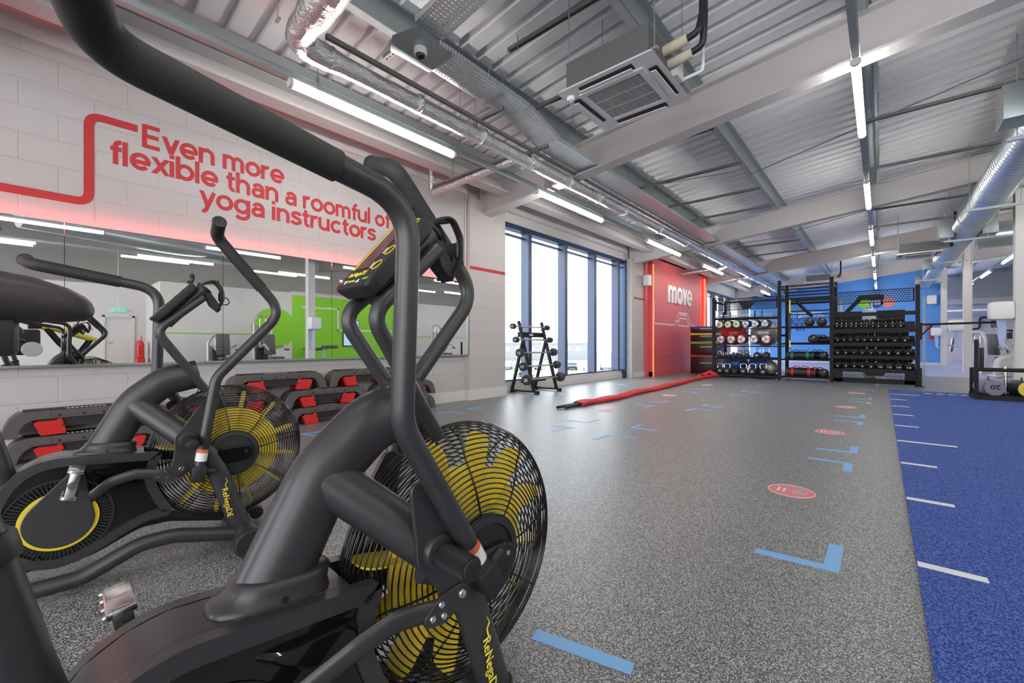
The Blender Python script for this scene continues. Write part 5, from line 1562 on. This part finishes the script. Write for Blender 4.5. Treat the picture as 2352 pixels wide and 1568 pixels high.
# gym balls behind the plates
for x, y, z, r, m, lb in ((-3.32, 0.78, 1.27, 0.36, 'redball', 'large red exercise ball in the upper left of the rig'), (-2.50, 0.78, 1.27, 0.38, 'silverball', 'large grey exercise ball beside the red ball in the rig'), (-3.28, 0.80, 0.37, 0.33, 'blueball', 'dark blue exercise ball behind the lower kettlebells, left one'), (-2.62, 0.80, 0.36, 0.32, 'blueball', 'dark blue exercise ball behind the lower kettlebells, right one'), (-2.30, 0.30, 0.295, 0.19, 'silverball', 'grey ball at the right end of the lowest left shelf')):
    o = MB().ball((0, 0, 0), r, 32, (1, 1, 1)).build('exercise_ball', m)
    o.location = (x, Y0 + y, z)
    tag(o, lb, 'exercise ball', 'exercise balls in the rig')
for x, y, z in ((-2.90, 0.78, 0.90), (-2.9, 0.72, 0.03)):
    MB().box((-3.63, y - 0.3, z - 0.03), (-2.08, y - 0.27, z)).box((-3.63, y + 0.3, z - 0.03), (-2.08, y + 0.33, z)).build('ball_cradle', 'rig', RG, 0)
# kettlebells
def kettlebell(r, band=None, num=None, chrome=False):
    t = thing('kettlebell', 'x', 'kettlebell', (0, 0, 0), 0)
    MB().lathe([(r * 0.55, 0), (r * 0.75, 0.12 * r), (r * 0.96, 0.6 * r), (r, 0.95 * r), (r * 0.92, 1.4 * r), (r * 0.66, 1.75 * r), (r * 0.3, 1.9 * r)], (0, 0, 0), (0, 0, 1), 26).build('bell', 'greygum', t)
    hp = fillet([(-0.62 * r, 0, 1.55 * r), (-0.82 * r, 0, 2.2 * r), (-0.62 * r, 0, 2.95 * r), (0.62 * r, 0, 2.95 * r), (0.82 * r, 0, 2.2 * r), (0.62 * r, 0, 1.55 * r)], 0.35 * r, 5)
    MB().tube(hp, 0.17 * r, 12).build('handle', 'chrome' if chrome else 'greygum', t)
    if band:
        for s in (-1, 1):
            MB().cyl((s * 0.66 * r, 0, 1.62 * r), (s * 0.72 * r, 0, 1.95 * r), 0.2 * r, 12).build('band', band, t)
    if num:
        d = MB().cyl((0, -0.99 * r, 0.95 * r), (0, -0.9 * r, 0.95 * r), 0.5 * r, 20).build('disc', 'black', t)
        text(num, 'number', 'whiteink', frame((0, -1.0 * r, 0.7 * r), (1, 0, 0), (0, 0, 1)), 0.62 * r, 0.5 * r, 0.002, 0.02, d, 'CENTER')
    return t
KB1 = [(-3.55, 0.062, None, None, True), (-3.42, 0.050, None, None, True), (-3.30, 0.055, None, None, True), (-3.17, 0.055, None, None, True), (-3.01, 0.070, 'yellow', None, False), (-2.83, 0.072, 'yellow', None, False), (-2.58, 0.092, None, '8', True), (-2.36, 0.095, None, None, True)]
KB2 = [(-3.525, 0.098, None, '12', True), (-3.34, 0.098, None, '12', True), (-3.15, 0.075, 'teal', None, False), (-2.92, 0.100, None, '18', True), (-2.69, 0.102, None, '20', True), (-2.43, 0.105, None, '20', True)]
for nm, lst, z in (('upper', KB1, 0.556), ('lower', KB2, 0.101)):
    for i, (x, r, b, n, c) in enumerate(lst):
        o = kettlebell(r, b, n, c)
        o.location = (x, Y0 + 0.10, z)
        o['label'] = 'black kettlebell%s, %s from the left on the %s kettlebell shelf' % (' with %s bands' % {'yellow': 'yellow', 'teal': 'green'}[b] if b else (' marked %s' % n if n else ''), ORD[i], nm)
        o['group'] = 'kettlebells on the rig'
# slam balls, bags and suspension strap of the centre bay
for x, z, r, lb in ((-1.40, 1.401, 0.115, 'on the top shelf of the centre bay, left one'), (-1.14, 1.401, 0.115, 'on the top shelf of the centre bay, right one'), (-1.32, 0.966, 0.115, 'on the second shelf of the centre bay'), (-1.10, 0.556, 0.105, 'beside the green trimmed bag'), (-1.10, 0.106, 0.112, 'beside the red trimmed bag')):
    b = thing('slam_ball', 'dull black slam ball ' + lb, 'slam ball', (x, Y0 + 0.13, z + r), 0, 'slam balls on the rig')
    MB().ball((0, 0, 0), r, 26).build('ball', 'greygum', b, 60)
    MB().cyl((0.02, -r * 0.86, r * 0.45), (0.022, -r * 0.90, r * 0.47), 0.018, 10).build('badge', 'lightgrey', b)
def bag(x, z, L, r, m, label, y=0.12):
    b = thing('training_bag', label, 'training bag', (x, Y0 + y, z + r), 0, 'training bags on the rig')
    MB().cyl((-L / 2, 0, 0), (L / 2, 0, 0), r, 28, 0.02).build('body', 'black', b)
    for s in (-1, 1):
        MB().cyl((s * L / 2 - 0.012 * s, 0, 0), (s * (L / 2 + 0.006), 0, 0), r * 0.94, 28, 0.004).build('end_disc', m, b)
        MB().ring((s * L * 0.30, 0, 0), (1, 0, 0), r + 0.001, 0.006, 28, 6).lathe([(r + 0.003, -0.03), (r + 0.003, 0.03)], (s * L * 0.30, 0, 0), (1, 0, 0), 28, False).build('strap', m, b)
        MB().tube(fillet([(s * L * 0.30, -0.02, r), (s * L * 0.22, -0.03, r + 0.035), (s * L * 0.06, -0.03, r + 0.035), (s * L * 0.02, -0.02, r)], 0.02, 4), 0.012, 8).build('handle', m, b)
    return b
bag(-1.60, 0.556, 0.56, 0.10, 'teal', 'black training bag with green trim on the third shelf of the centre bay')
bag(-1.58, 0.106, 0.60, 0.115, 'redp', 'black training bag with red straps on the lowest shelf of the centre bay')
bag(-1.25, 0.556, 0.40, 0.10, 'teal', 'second green trimmed bag lying at the back of the third shelf', 0.40)
bag(-1.25, 0.106, 0.40, 0.10, 'redp', 'second red trimmed bag lying at the back of the lowest shelf', 0.41)
bag(-1.18, 0.966, 0.36, 0.09, 'black', 'plain black bag at the back of the second shelf of the centre bay', 0.38)
st = thing('suspension_trainer', 'black and yellow suspension strap hanging from the centre bay of the rig', 'suspension trainer', (-1.80, Y0 - 0.06, 0))
mb = MB()
for z0, z1, m in ((2.10, 1.95, 'yellow'), (1.95, 1.72, 'yellow'), (1.72, 1.35, 'black'), (1.35, 1.05, 'black'), (1.05, 0.86, 'yellow')):
    MB().box((-0.018, -0.004, z1), (0.018, 0.004, z0)).build('strap', m, st, 0)
MB().box((-0.03, -0.012, 1.68), (0.03, 0.012, 1.76)).box((-0.03, -0.012, 1.28), (0.03, 0.012, 1.36)).build('buckle', 'black', st)
for s in (-1, 1):
    MB().tube([(0, 0, 0.88), (s * 0.05, 0, 0.76), (-s * 0.05, 0, 0.74), (0, 0, 0.88)], 0.006, 6).build('handle_loop', 'black', st)
    MB().tube(fillet([(0, 0, 1.34), (-0.09, 0, 1.28), (-0.10, 0, 1.20), (-0.01, 0, 1.15)], 0.03, 4), 0.007, 6).build('webbing', 'black', st)
dup(st, (-0.76, Y0 + 0.30, 0), None, 'black and yellow suspension strap hanging behind the left end of the dumbbell rails', 'suspension straps on the rig')
st['group'] = 'suspension straps on the rig'
# dumbbells
def dumbbell(r, num):
    t = thing('dumbbell', 'x', 'dumbbell', (0, 0, 0), 0)
    L = 0.06 + r * 1.0
    MB().cyl((0, -L, 0), (0, L, 0), 0.015, 12).build('handle', 'chrome', t)
    for s in (-1, 1):
        h = MB().lathe([(0.016, L * 0.55), (r * 0.86, L * 0.55), (r, L * 0.55 + 0.012), (r, L * 0.55 + r * 0.85), (r * 0.86, L * 0.55 + r * 1.0), (r * 0.5, L * 0.55 + r * 1.02)], (0, 0, 0), (0, s, 0), 24).build('head', 'black', t)
        if s < 0:
            MB().lathe([(r * 0.50, L * 0.55 + r * 1.02), (r * 0.50, L * 0.55 + r * 1.05), (0.002, L * 0.55 + r * 1.05)], (0, 0, 0), (0, s, 0), 20).build('end_disc', 'greygum', h)
            text(num, 'number', 'whiteink', frame((0, -L * 0.55 - r * 1.05, -r * 0.37), (1, 0, 0), (0, 0, 1)), r * (0.5 if len(num) == 1 else 0.95), r * 0.75, 0.0012, 0.03, h, 'CENTER')
        else:
            MB().lathe([(r * 0.50, L * 0.55 + r * 1.02), (r * 0.46, L * 0.55 + r * 1.06), (0.002, L * 0.55 + r * 1.06)], (0, 0, 0), (0, s, 0), 20).build('end_disc', 'chrome', h)
    return t
ROWS = [((-0.83, -0.74, -0.65, -0.55, -0.46, -0.36, -0.26, -0.15, -0.05, 0.08, 0.20, 0.34), '111122223333', (0.045, 0.045, 0.046, 0.046, 0.048, 0.048, 0.050, 0.052, 0.060, 0.060, 0.060, 0.060), 'top'),
        ((-0.81, -0.69, -0.56, -0.43, -0.30, -0.18, -0.05, 0.08, 0.24, 0.41), '4444566666', (0.061,) * 8 + (0.074, 0.074), 'second'),
        ((-0.81, -0.65, -0.50, -0.34, -0.18, -0.02, 0.13, 0.29, 0.46), '667777888', (0.072,) * 9, 'third'),
        ((-0.81, -0.65, -0.49, -0.34, -0.18, -0.02, 0.14, 0.30, 0.47), ('8', '9', '9', '9', '9', '10', '10', '10', '10'), (0.074,) * 4 + (0.078,) * 5, 'bottom')]
pr_ = {}
for (xs, nums, rs, nm), z in zip(ROWS, DBZ):
    for i, (x, n_, r) in enumerate(zip(xs, nums, rs)):
        k = (n_, r)
        o = dup(pr_[k]) if k in pr_ else pr_.setdefault(k, dumbbell(r, n_))
        o.location = (x, Y0 + 0.10, z + 0.065)
        o.rotation_euler = (R(37), 0, 0)
        o['label'] = 'black round dumbbell marked %s, %s from the left on the %s dumbbell rail' % (n_, ORD[i], nm)
        o['group'] = 'dumbbells on the rig'

# cable machine standing behind the dumbbell bay
cm_ = thing('cable_machine', 'black panelled cable machine with a silver centre column behind the dumbbell rails', 'cable machine', (-0.22, 14.75, 0))
for s, x0, x1 in ((-1, -0.72, -0.17), (1, 0.13, 0.68)):
    MB().box((x0, -0.03, 0.45), (x1, 0.03, 1.83), None, 0.02).build('side_panel', 'rig', cm_)
MB().box((-0.15, -0.06, 0.05), (0.11, 0.06, 1.87), None, 0.03).build('centre_column', 'frame', cm_)
MB().box((-0.7, -0.2, 0), (0.66, 0.3, 0.06), None, 0.01).build('base', 'frame', cm_)
MB().tube(fillet([(-0.1, -0.05, 1.85), (-0.02, -0.05, 2.2), (0.06, -0.05, 1.85)], 0.03, 4), 0.008, 8).build('cable', 'chrome', cm_)
# ------------------------------------------------------------------ bag rack on the turf
rb = thing('bag_rack', 'low black floor rack holding cylindrical power bags at the far end of the turf', 'bag rack', (1.24, 10.75, 0.0085))
for x in (0.0, 1.25):
    MB().box((x - 0.03, -0.03, 0.0), (x + 0.03, 0.62, 0.06)).build('base_rail', 'rig', rb, 0)
    MB().box((x - 0.025, 0.02, 0.06), (x + 0.025, 0.07, 1.02 if x == 0 else 0.9)).build('post', 'rig', rb, 0)
    MB().box((x - 0.025, 0.52, 0.06), (x + 0.025, 0.57, 0.52)).build('post', 'rig', rb, 0)
MB().box((-0.03, -0.06, 0.0), (1.28, -0.02, 0.08)).build('front_rail', 'rig', rb, 0)
MB().box((-0.03, 0.58, 0.0), (1.28, 0.62, 0.08)).build('back_rail', 'rig', rb, 0)
MB().cyl((0.0, 0.045, 0.50), (1.25, 0.045, 0.50), 0.026, 12).cyl((0.0, 0.545, 0.50), (1.25, 0.545, 0.50), 0.022, 12).build('top_rail', 'rig', rb)
MB().box((0.03, 0.14, 0.045), (1.22, 0.17, 0.064)).box((0.03, 0.38, 0.045), (1.22, 0.41, 0.064)).build('cradle_bar', 'rig', rb, 0)
MB().cyl((0.37, 0.3, 0.02), (0.37, 0.3, 0.56), 0.022, 14).build('sleeve_post', 'chrome', rb)
for x, m, num, lb in ((1.46, 'purple', '20', 'grey purple power bag marked 20 lying in the low bag rack'), (1.84, 'yellow', '10', 'black power bag with yellow end lying right of the purple one'), (2.14, 'redp', '15', 'black power bag with red end at the right of the low bag rack')):
    b = thing('power_bag', lb, 'power bag', (x, 10.80, 0.205), R(12), 'power bags in the rack')
    r = 0.132
    MB().cyl((0, 0.02, 0), (0, 0.46, 0), r, 28, 0.02).build('body', 'purple' if m == 'purple' else 'black', b)
    MB().cyl((0, 0.0, 0), (0, 0.03, 0), r * 0.99, 28, 0.008).build('end_disc', m, b)
    text(num, 'number', 'black', frame((0, -0.001, 0.05), (-1, 0, 0), (0, 0, -1)), 0.125, 0.075, 0.002, 0.02, b, 'CENTER')
    MB().tube(fillet([(-0.05, 0.1, r - 0.005), (-0.04, 0.14, r + 0.05), (0.02, 0.30, r + 0.05), (0.03, 0.36, r - 0.005)], 0.03, 5), (0.012, 0.004), 8, side=(1, 0, 0)).build('handle', 'black', b)

# ------------------------------------------------------------------ cardio and strength machines on the right
def cross_trainer(x, y, rz, label):
    t = thing('cross_trainer', label, 'cross trainer', (x, y, 0), rz, 'cross trainers behind the columns')
    MB().box((-0.28, -0.75, 0.0), (0.28, -0.60, 0.08), None, 0.02).box((-0.06, -0.7, 0.03), (0.06, 0.8, 0.12), None, 0.02).box((-0.3, 0.66, 0), (0.3, 0.8, 0.08), None, 0.02).build('base_frame', 'frame', t)
    MB().prism(smooth_poly([(-0.7, 0.1), (-0.62, 0.55), (-0.3, 0.68), (0.05, 0.45), (0.2, 0.12)], 40, 2), -0.17, 0.17, YZ, 0.03).build('drive_shroud', 'lightgrey', t)
    m_ = MB().tube([(0, -0.30, 0.4), (0, -0.46, 0.95), (0, -0.60, 1.45)], (0.085, 0.06), 18, side=(1, 0, 0)).build('mast', 'frame', t)
    text('MATRIX', 'lettering', 'black', frame((0.062, -0.40, 0.72), (0, -0.29, 1), (0, -1, -0.29)), 0.42, 0.055, 0.002, 0.01, m_)
    c = MB().box((-0.26, -0.68, 1.42), (0.26, -0.60, 1.70), None, 0.03).build('console', 'black', t)
    MB().box((-0.21, -0.601, 1.46), (0.21, -0.597, 1.66)).build('screen', 'gloss', c)
    for s in (-1, 1):
        MB().tube(fillet([(s * 0.26, -0.45, 0.55), (s * 0.30, -0.25, 1.15), (s * 0.27, 0.0, 1.45), (s * 0.20, 0.02, 1.55)], 0.12, 6), 0.022, 12).build('moving_handle', 'frame', t)
        MB().tube(fillet([(s * 0.08, -0.55, 1.34), (s * 0.22, -0.35, 1.34), (s * 0.20, 0.05, 1.22)], 0.06, 5), 0.018, 10).build('fixed_handle', 'black', t)
        MB().bar((s * 0.2, -0.55, 0.30), (s * 0.2, 0.72, 0.22), 0.05, 0.06).build('pedal_arm', 'frame', t)
        MB().box((s * 0.2 - 0.07, 0.05, 0.27), (s * 0.2 + 0.07, 0.42, 0.33), None, 0.01).build('foot_plate', 'black', t)
    MB().box((-0.05, -0.42, 1.10), (0.05, -0.34, 1.28)).build('bottle_cup', 'black', t)
    return t
cross_trainer(3.12, 18.4, R(-80), 'silver cross trainer with black console right of the second column')
cross_trainer(5.1, 18.9, R(-80), 'silver cross trainer standing right of the first cross trainer, near the frame edge')
def weight_machine(x, y, rz, label, h=1.75, group='strength machines'):
    t = thing('weight_machine', label, 'weight machine', (x, y, 0), rz, group)
    for s in (-1, 1):
        MB().tube(fillet([(s * 0.30, -0.15, 0.03), (s * 0.30, -0.15, h - 0.25), (s * 0.16, -0.15, h), (0, -0.15, h)], 0.25, 8), 0.04, 14).build('arch_tube', 'frame', t)
        MB().cyl((s * 0.1, -0.15, 0.1), (s * 0.1, -0.15, h - 0.12), 0.012, 10).build('guide_rod', 'chrome', t)
        MB().tube(fillet([(s * 0.28, 0.2, 0.85), (s * 0.34, 0.55, 0.95), (s * 0.34, 0.85, 0.75)], 0.1, 5), 0.03, 12).build('lever_arm', 'frame', t)
        MB().cyl((s * 0.34, 0.83, 0.77), (s * 0.18, 0.86, 0.77), 0.035, 14).build('roller_pad', 'pad', t)
    mb = MB()
    for i in range(13):
        mb.box((-0.17, -0.22, 0.12 + 0.055 * i), (0.17, -0.08, 0.168 + 0.055 * i))
    mb.build('weight_stack', 'black', t, 0)
    MB().box((-0.24, -0.32, 0.05), (0.24, -0.27, h - 0.35), None, 0.02).build('shroud', 'grey', t)
    MB().box((-0.04, -0.2, 0.02), (0.04, 1.1, 0.10)).box((-0.35, 1.02, 0.0), (0.35, 1.1, 0.07)).box((-0.35, -0.3, 0.0), (0.35, -0.2, 0.07)).build('base_frame', 'frame', t)
    MB().box((-0.2, 0.45, 0.45), (0.2, 0.85, 0.53), None, 0.03).build('seat_pad', 'pad', t)
    MB().box((-0.19, 0.34, 0.55), (0.19, 0.42, 1.25), Matrix.Rotation(0.12, 4, 'X'), 0.03).build('back_pad', 'pad', t)
    MB().bar((0, 0.62, 0.08), (0, 0.62, 0.46), 0.07, 0.07).build('seat_post', 'frame', t)
    return t
weight_machine(2.75, 28.2, R(90), 'tall dark weight machine in front of the beige far wall between two columns', 1.6, 'machines at the far wall')
weight_machine(2.55, 20.9, R(-60), 'white framed machine beside the second column, left of the cross trainer', 1.35, 'machines at the far wall')
weight_machine(5.9, 20.8, R(-90), 'weight machine far right behind the cross trainers', 1.7, 'machines at the far wall')
weight_machine(5.9, 4.35, R(90), 'grey padded strength machine seen in the mirror left of the arched one', 1.25)
weight_machine(5.6, 5.6, R(80), 'tall silver arched weight machine seen in the mirror beside the green roundel', 1.95)
weight_machine(6.0, 13.6, R(90), 'silver strength machine seen in the mirror beyond the green wall', 1.9)
bn = thing('leg_curl_bench', 'low black padded leg bench seen in the mirror before the green wall', 'bench', (5.9, 7.6, 0), R(90))
MB().box((-0.22, -0.9, 0.72), (0.22, 0.1, 0.80), None, 0.03).build('pad', 'pad', bn)
MB().box((-0.2, 0.12, 0.70), (0.2, 0.5, 0.78), Matrix.Rotation(0.1, 4, 'X'), 0.03).build('pad', 'pad', bn)
MB().cyl((-0.3, 0.9, 0.85), (0.3, 0.9, 0.85), 0.06, 16, 0.01).build('roller_pad', 'pad', bn)
MB().bar((0, -0.7, 0.7), (0, 0.9, 0.82), 0.06, 0.08).bar((0, -0.6, 0.04), (0, -0.6, 0.72), 0.07, 0.07).bar((0, 0.4, 0.04), (0, 0.4, 0.75), 0.07, 0.07).box((-0.3, -0.65, 0), (0.3, -0.55, 0.06)).box((-0.3, 0.35, 0), (0.3, 0.45, 0.06)).build('frame', 'frame', bn)
# black curved treadmill with yellow hand rails beside the camera, seen only in the mirror
tm = thing('curved_treadmill', 'black machine with yellow hand rails reflected at the left end of the mirror', 'treadmill', (0.95, 0.15, 0.009), 0)
for s in (-1, 1):
    MB().tube(fillet([(s * 0.36, 1.0, 0.12), (s * 0.36, 0.35, 0.95), (s * 0.36, 0.15, 1.28)], 0.1, 5), 0.035, 12).build('side_frame', 'rig', tm)
    MB().tube(fillet([(s * 0.36, 0.12, 1.25), (s * 0.36, 0.30, 1.22), (s * 0.36, 0.80, 1.02)], 0.06, 5), 0.038, 14).build('hand_rail', 'yellow', tm)
    MB().tube(fillet([(s * 0.36, 0.75, 1.03), (s * 0.36, 0.62, 0.8), (s * 0.36, -0.2, 0.15)], 0.06, 5), 0.025, 10).build('strut', 'rig', tm)
    MB().cyl((s * 0.30, 0.0, 0.85), (s * 0.42, 0.0, 0.85), 0.13, 24, 0.01).build('cover_disc', 'lightgrey', tm)
    MB().box((s * 0.36 - 0.05, -0.9, 0.0), (s * 0.36 + 0.05, 1.1, 0.22), None, 0.03).build('side_rail', 'black', tm)
MB().box((-0.30, -0.85, 0.1), (0.30, 1.05, 0.2)).build('belt', 'tread', tm)
MB().box((-0.36, -0.35, 0.75), (0.36, 0.10, 1.20), None, 0.04).build('drive_housing', 'black', tm)
MB().box((-0.18, -0.05, 1.22), (0.18, 0.12, 1.42), None, 0.02).build('console', 'black', tm)

# ------------------------------------------------------------------ wall and column fittings
for x, y, z, lb in ((1.82, 12.95, 1.62, 'large white wipe dispenser with blue paper on the column at the right edge'), (1.84, 20.0, 1.56, 'white wipe dispenser with blue paper on the middle column'), (1.85, 26.72, 1.50, 'white wipe dispenser on the column at the end of the blue wall'), (1.84, 5.6, 1.55, 'white wipe dispenser on the column seen in the mirror')):
    w = thing('wipe_dispenser', lb, 'dispenser', (x, y, z), 0, 'wipe dispensers on columns')
    MB().box((-0.17, -0.15, -0.18), (0.175, 0.15, 0.18), None, 0.05).build('cover', 'plastic', w)
    MB().prism([(-0.06, -0.18), (0.06, -0.18), (0.08, -0.35), (0.05, -0.62), (0.12, -0.80), (-0.02, -0.66), (-0.04, -0.4)], -0.01, 0.01, XZ).build('paper', 'paper', w, 0)
o = thing('wall_speaker', 'small white speaker on the blue end wall right of the rig', 'speaker', (1.72, 26.93, 2.95))
MB().box((-0.16, -0.09, -0.2), (0.16, 0.06, 0.2), None, 0.03).build('cabinet', 'plastic', o)
o = MB().box((1.55, 26.975, 1.60), (1.72, 26.995, 1.80)).build('safety_sign', 'redp')
tag(o, 'red fire safety sign on the blue end wall', 'sign', 'red fire points')
o = MB().box((1.64, 26.97, 1.18), (1.86, 26.995, 1.52)).build('safety_sign', 'redp')
tag(o, 'larger red fire notice below the other on the blue end wall', 'sign', 'red fire points')
text('FIRE', 'lettering', 'whiteink', frame((1.68, 26.968, 1.36), (1, 0, 0), (0, 0, 1)), 0.14, 0.06, 0.003, 0.01, o)
mb = MB().tube(fillet([(2.0, 32.95, 1.75), (3.9, 32.95, 1.75), (3.9, 32.95, 2.35), (9, 32.95, 2.35)], 0.15, 6), 0.045, 10)
tag(mb.build('wall_pipe', 'black'), 'black pipe stepping up across the beige far wall', 'pipe')
o = MB().box((7.06, 9.2, 0.85), (7.11, 9.95, 2.02), None, 0.01).build('television', 'black')
tag(o, 'upright blue lit television on the green wall, seen in the mirror', 'television')
MB().box((7.054, 9.23, 0.89), (7.061, 9.92, 1.98)).build('screen', 'tv', o)
o = MB().box((9.30, 2.02, 2.06), (9.33, 2.46, 2.20)).build('exit_sign', 'plastic')
tag(o, 'green and white running man exit sign above the door, seen in the mirror', 'exit sign')
MB().box((9.29, 2.04, 2.075), (9.30, 2.44, 2.185)).build('sign_face', 'exitg', o)
mb = MB().prism([(2.30, 2.09), (2.37, 2.13), (2.30, 2.17)], 9.286, 9.291, YZ).box((9.286, 2.2, 2.115), (9.291, 2.31, 2.145)).box((9.286, 2.08, 2.09), (9.291, 2.14, 2.17))
mb.build('symbol', 'whiteink', o, 0)
MB().cyl((9.315, 2.24, 2.2), (9.315, 2.24, 5.3), 0.008, 6).build('hanger', 'galv', o)
fx = thing('fire_extinguisher', 'red fire extinguisher trolley by the door, seen in the mirror', 'fire extinguisher', (8.85, 2.75, 0))
MB().lathe([(0.09, 0.02), (0.1, 0.05), (0.1, 0.5), (0.06, 0.6), (0.03, 0.64)], (-0.1, 0, 0.45), (0, 0, 1), 20).lathe([(0.09, 0.02), (0.1, 0.05), (0.1, 0.5), (0.06, 0.6), (0.03, 0.64)], (0.13, 0, 0.45), (0, 0, 1), 20).build('cylinder', 'redp', fx)
MB().box((-0.25, -0.1, 0), (0.25, 0.1, 0.46)).build('stand', 'redp', fx)
MB().tube(fillet([(0.2, 0.05, 0.5), (0.3, 0.08, 1.2), (0.4, 0.08, 1.25)], 0.05, 4), 0.015, 8).build('handle', 'redp', fx)
MB().tube(fillet([(-0.1, 0, 1.05), (-0.2, -0.05, 0.9), (-0.2, -0.05, 0.6)], 0.08, 5), 0.012, 8).build('hose', 'black', fx)
# outer wall that closes the hall beyond the partitions
struct(MB().box((15.0, -6.2, 0), (15.2, 33.2, 6.2)), 'wall_outer', 'lightgrey')

# ------------------------------------------------------------------ outside the window
struct(MB().box((-160, -40, -4.3), (-6.3, 220, -4.0)), 'ground_car_park', 'asphalt')
def make_car(m):
    t = thing('parked_car', 'x', 'car', (0, 0, 0), 0)
    prof = [(-2.1, 0.3), (-2.15, 0.75), (-1.3, 0.92), (-0.75, 1.40), (0.75, 1.45), (1.45, 0.98), (2.05, 0.92), (2.12, 0.35)]
    MB().prism(smooth_poly(prof, 48, 1), -0.85, 0.85, XZ, 0.08).build('body', m, t)
    MB().prism([(-1.15, 0.95), (-0.68, 1.35), (0.70, 1.39), (1.28, 0.98)], -0.87, 0.87, XZ).build('side_glass', 'gloss', t, 0)
    for x in (-1.3, 1.3):
        for y in (-0.78, 0.78):
            MB().cyl((x, y - 0.1, 0.32), (x, y + 0.1, 0.32), 0.32, 18, 0.03).build('wheel', 'black', t)
    return t
cars = {}
random.seed(11)
CP = []
for row, d in enumerate((26, 36, 47, 60, 78)):
    n = (3, 4, 5, 6, 6)[row]
    for i in range(n):
        ang = R(21 + 28 * (i + 0.3 * (row % 2)) / n)
        CP.append((-d * math.sin(ang) * 1.0 - 6, d * math.cos(ang) * 1.0 + 3, row, i))
for x, y, row, i in CP:
    m = 'carw' if (row + i) % 3 else 'card'
    o = dup(cars[m]) if m in cars else cars.setdefault(m, make_car(m))
    o.location = (x, y, -4.0)
    o.rotation_euler = (0, 0, R(125))
    o['label'] = '%s car outside, %s from the left in the %s row from the window' % ('pale' if m == 'carw' else 'dark', ORD[i], ORD[row])
    o['group'] = 'cars parked outside the window'
tr = thing('young_tree', 'thin spring tree in pale leaf outside the third window pane', 'tree', (-20.5, 25.0, -4.0))
MB().tube([(0, 0, 0), (0.05, 0, 1.5), (0.0, 0.05, 4.2)], [0.08, 0.06, 0.02], 8).build('trunk', 'card', tr)
mb = MB()
for i in range(420):
    a, h = random.uniform(0, 6.28), random.uniform(1.2, 4.6)
    r = random.uniform(0.1, 1.25) * math.sin(math.pi * (h - 1.0) / 3.9) ** 0.7
    c = V((r * math.cos(a), r * math.sin(a), h)); u = V((random.uniform(-1, 1), random.uniform(-1, 1), random.uniform(-1, 1))).normalized() * 0.07
    w = u.orthogonal().normalized() * 0.05
    mb.face([mb.bm.verts.new(c + u), mb.bm.verts.new(c + w), mb.bm.verts.new(c - u), mb.bm.verts.new(c - w)])
mb.build('foliage', 'leaf', tr, 0)
lp = thing('street_lamp', 'slim street lamp post outside the third window pane', 'street lamp', (-23.5, 31.5, -4.0))
MB().tube(fillet([(0, 0, 0), (0, 0, 6.2), (-0.8, 0, 6.3)], 0.3, 4), 0.07, 8).build('post', 'grey', lp)
MB().box((-1.2, -0.12, 6.22), (-0.7, 0.12, 6.34)).build('lantern', 'grey', lp)
for k, (x, y, w, h, m, lb) in enumerate(((-82, 62, 24, 6.0, 'brick', 'low brick building far outside the first window pane'), (-84, 112, 30, 5.2, 'carw', 'long pale shed far outside the middle window panes'), (-52, 140, 30, 5.5, 'brick', 'brick row far outside the right window panes'))):
    b = thing('outside_building', lb, 'building', (x, y, -4.0), R(-35), 'buildings beyond the car park')
    MB().box((-4, -w / 2, 0), (4, w / 2, h)).build('walls', m, b, 0)
    MB().prism([(-4.3, h), (4.3, h), (0, h + 1.8)], -w / 2 - 0.3, w / 2 + 0.3, XZ).build('roof', 'grey', b, 0)
    for j in range(int(w / 4)):
        MB().box((3.98, -w / 2 + 1.2 + 4 * j, h - 2.6), (4.05, -w / 2 + 3.0 + 4 * j, h - 1.2)).build('window_pane', 'grey', b, 0)
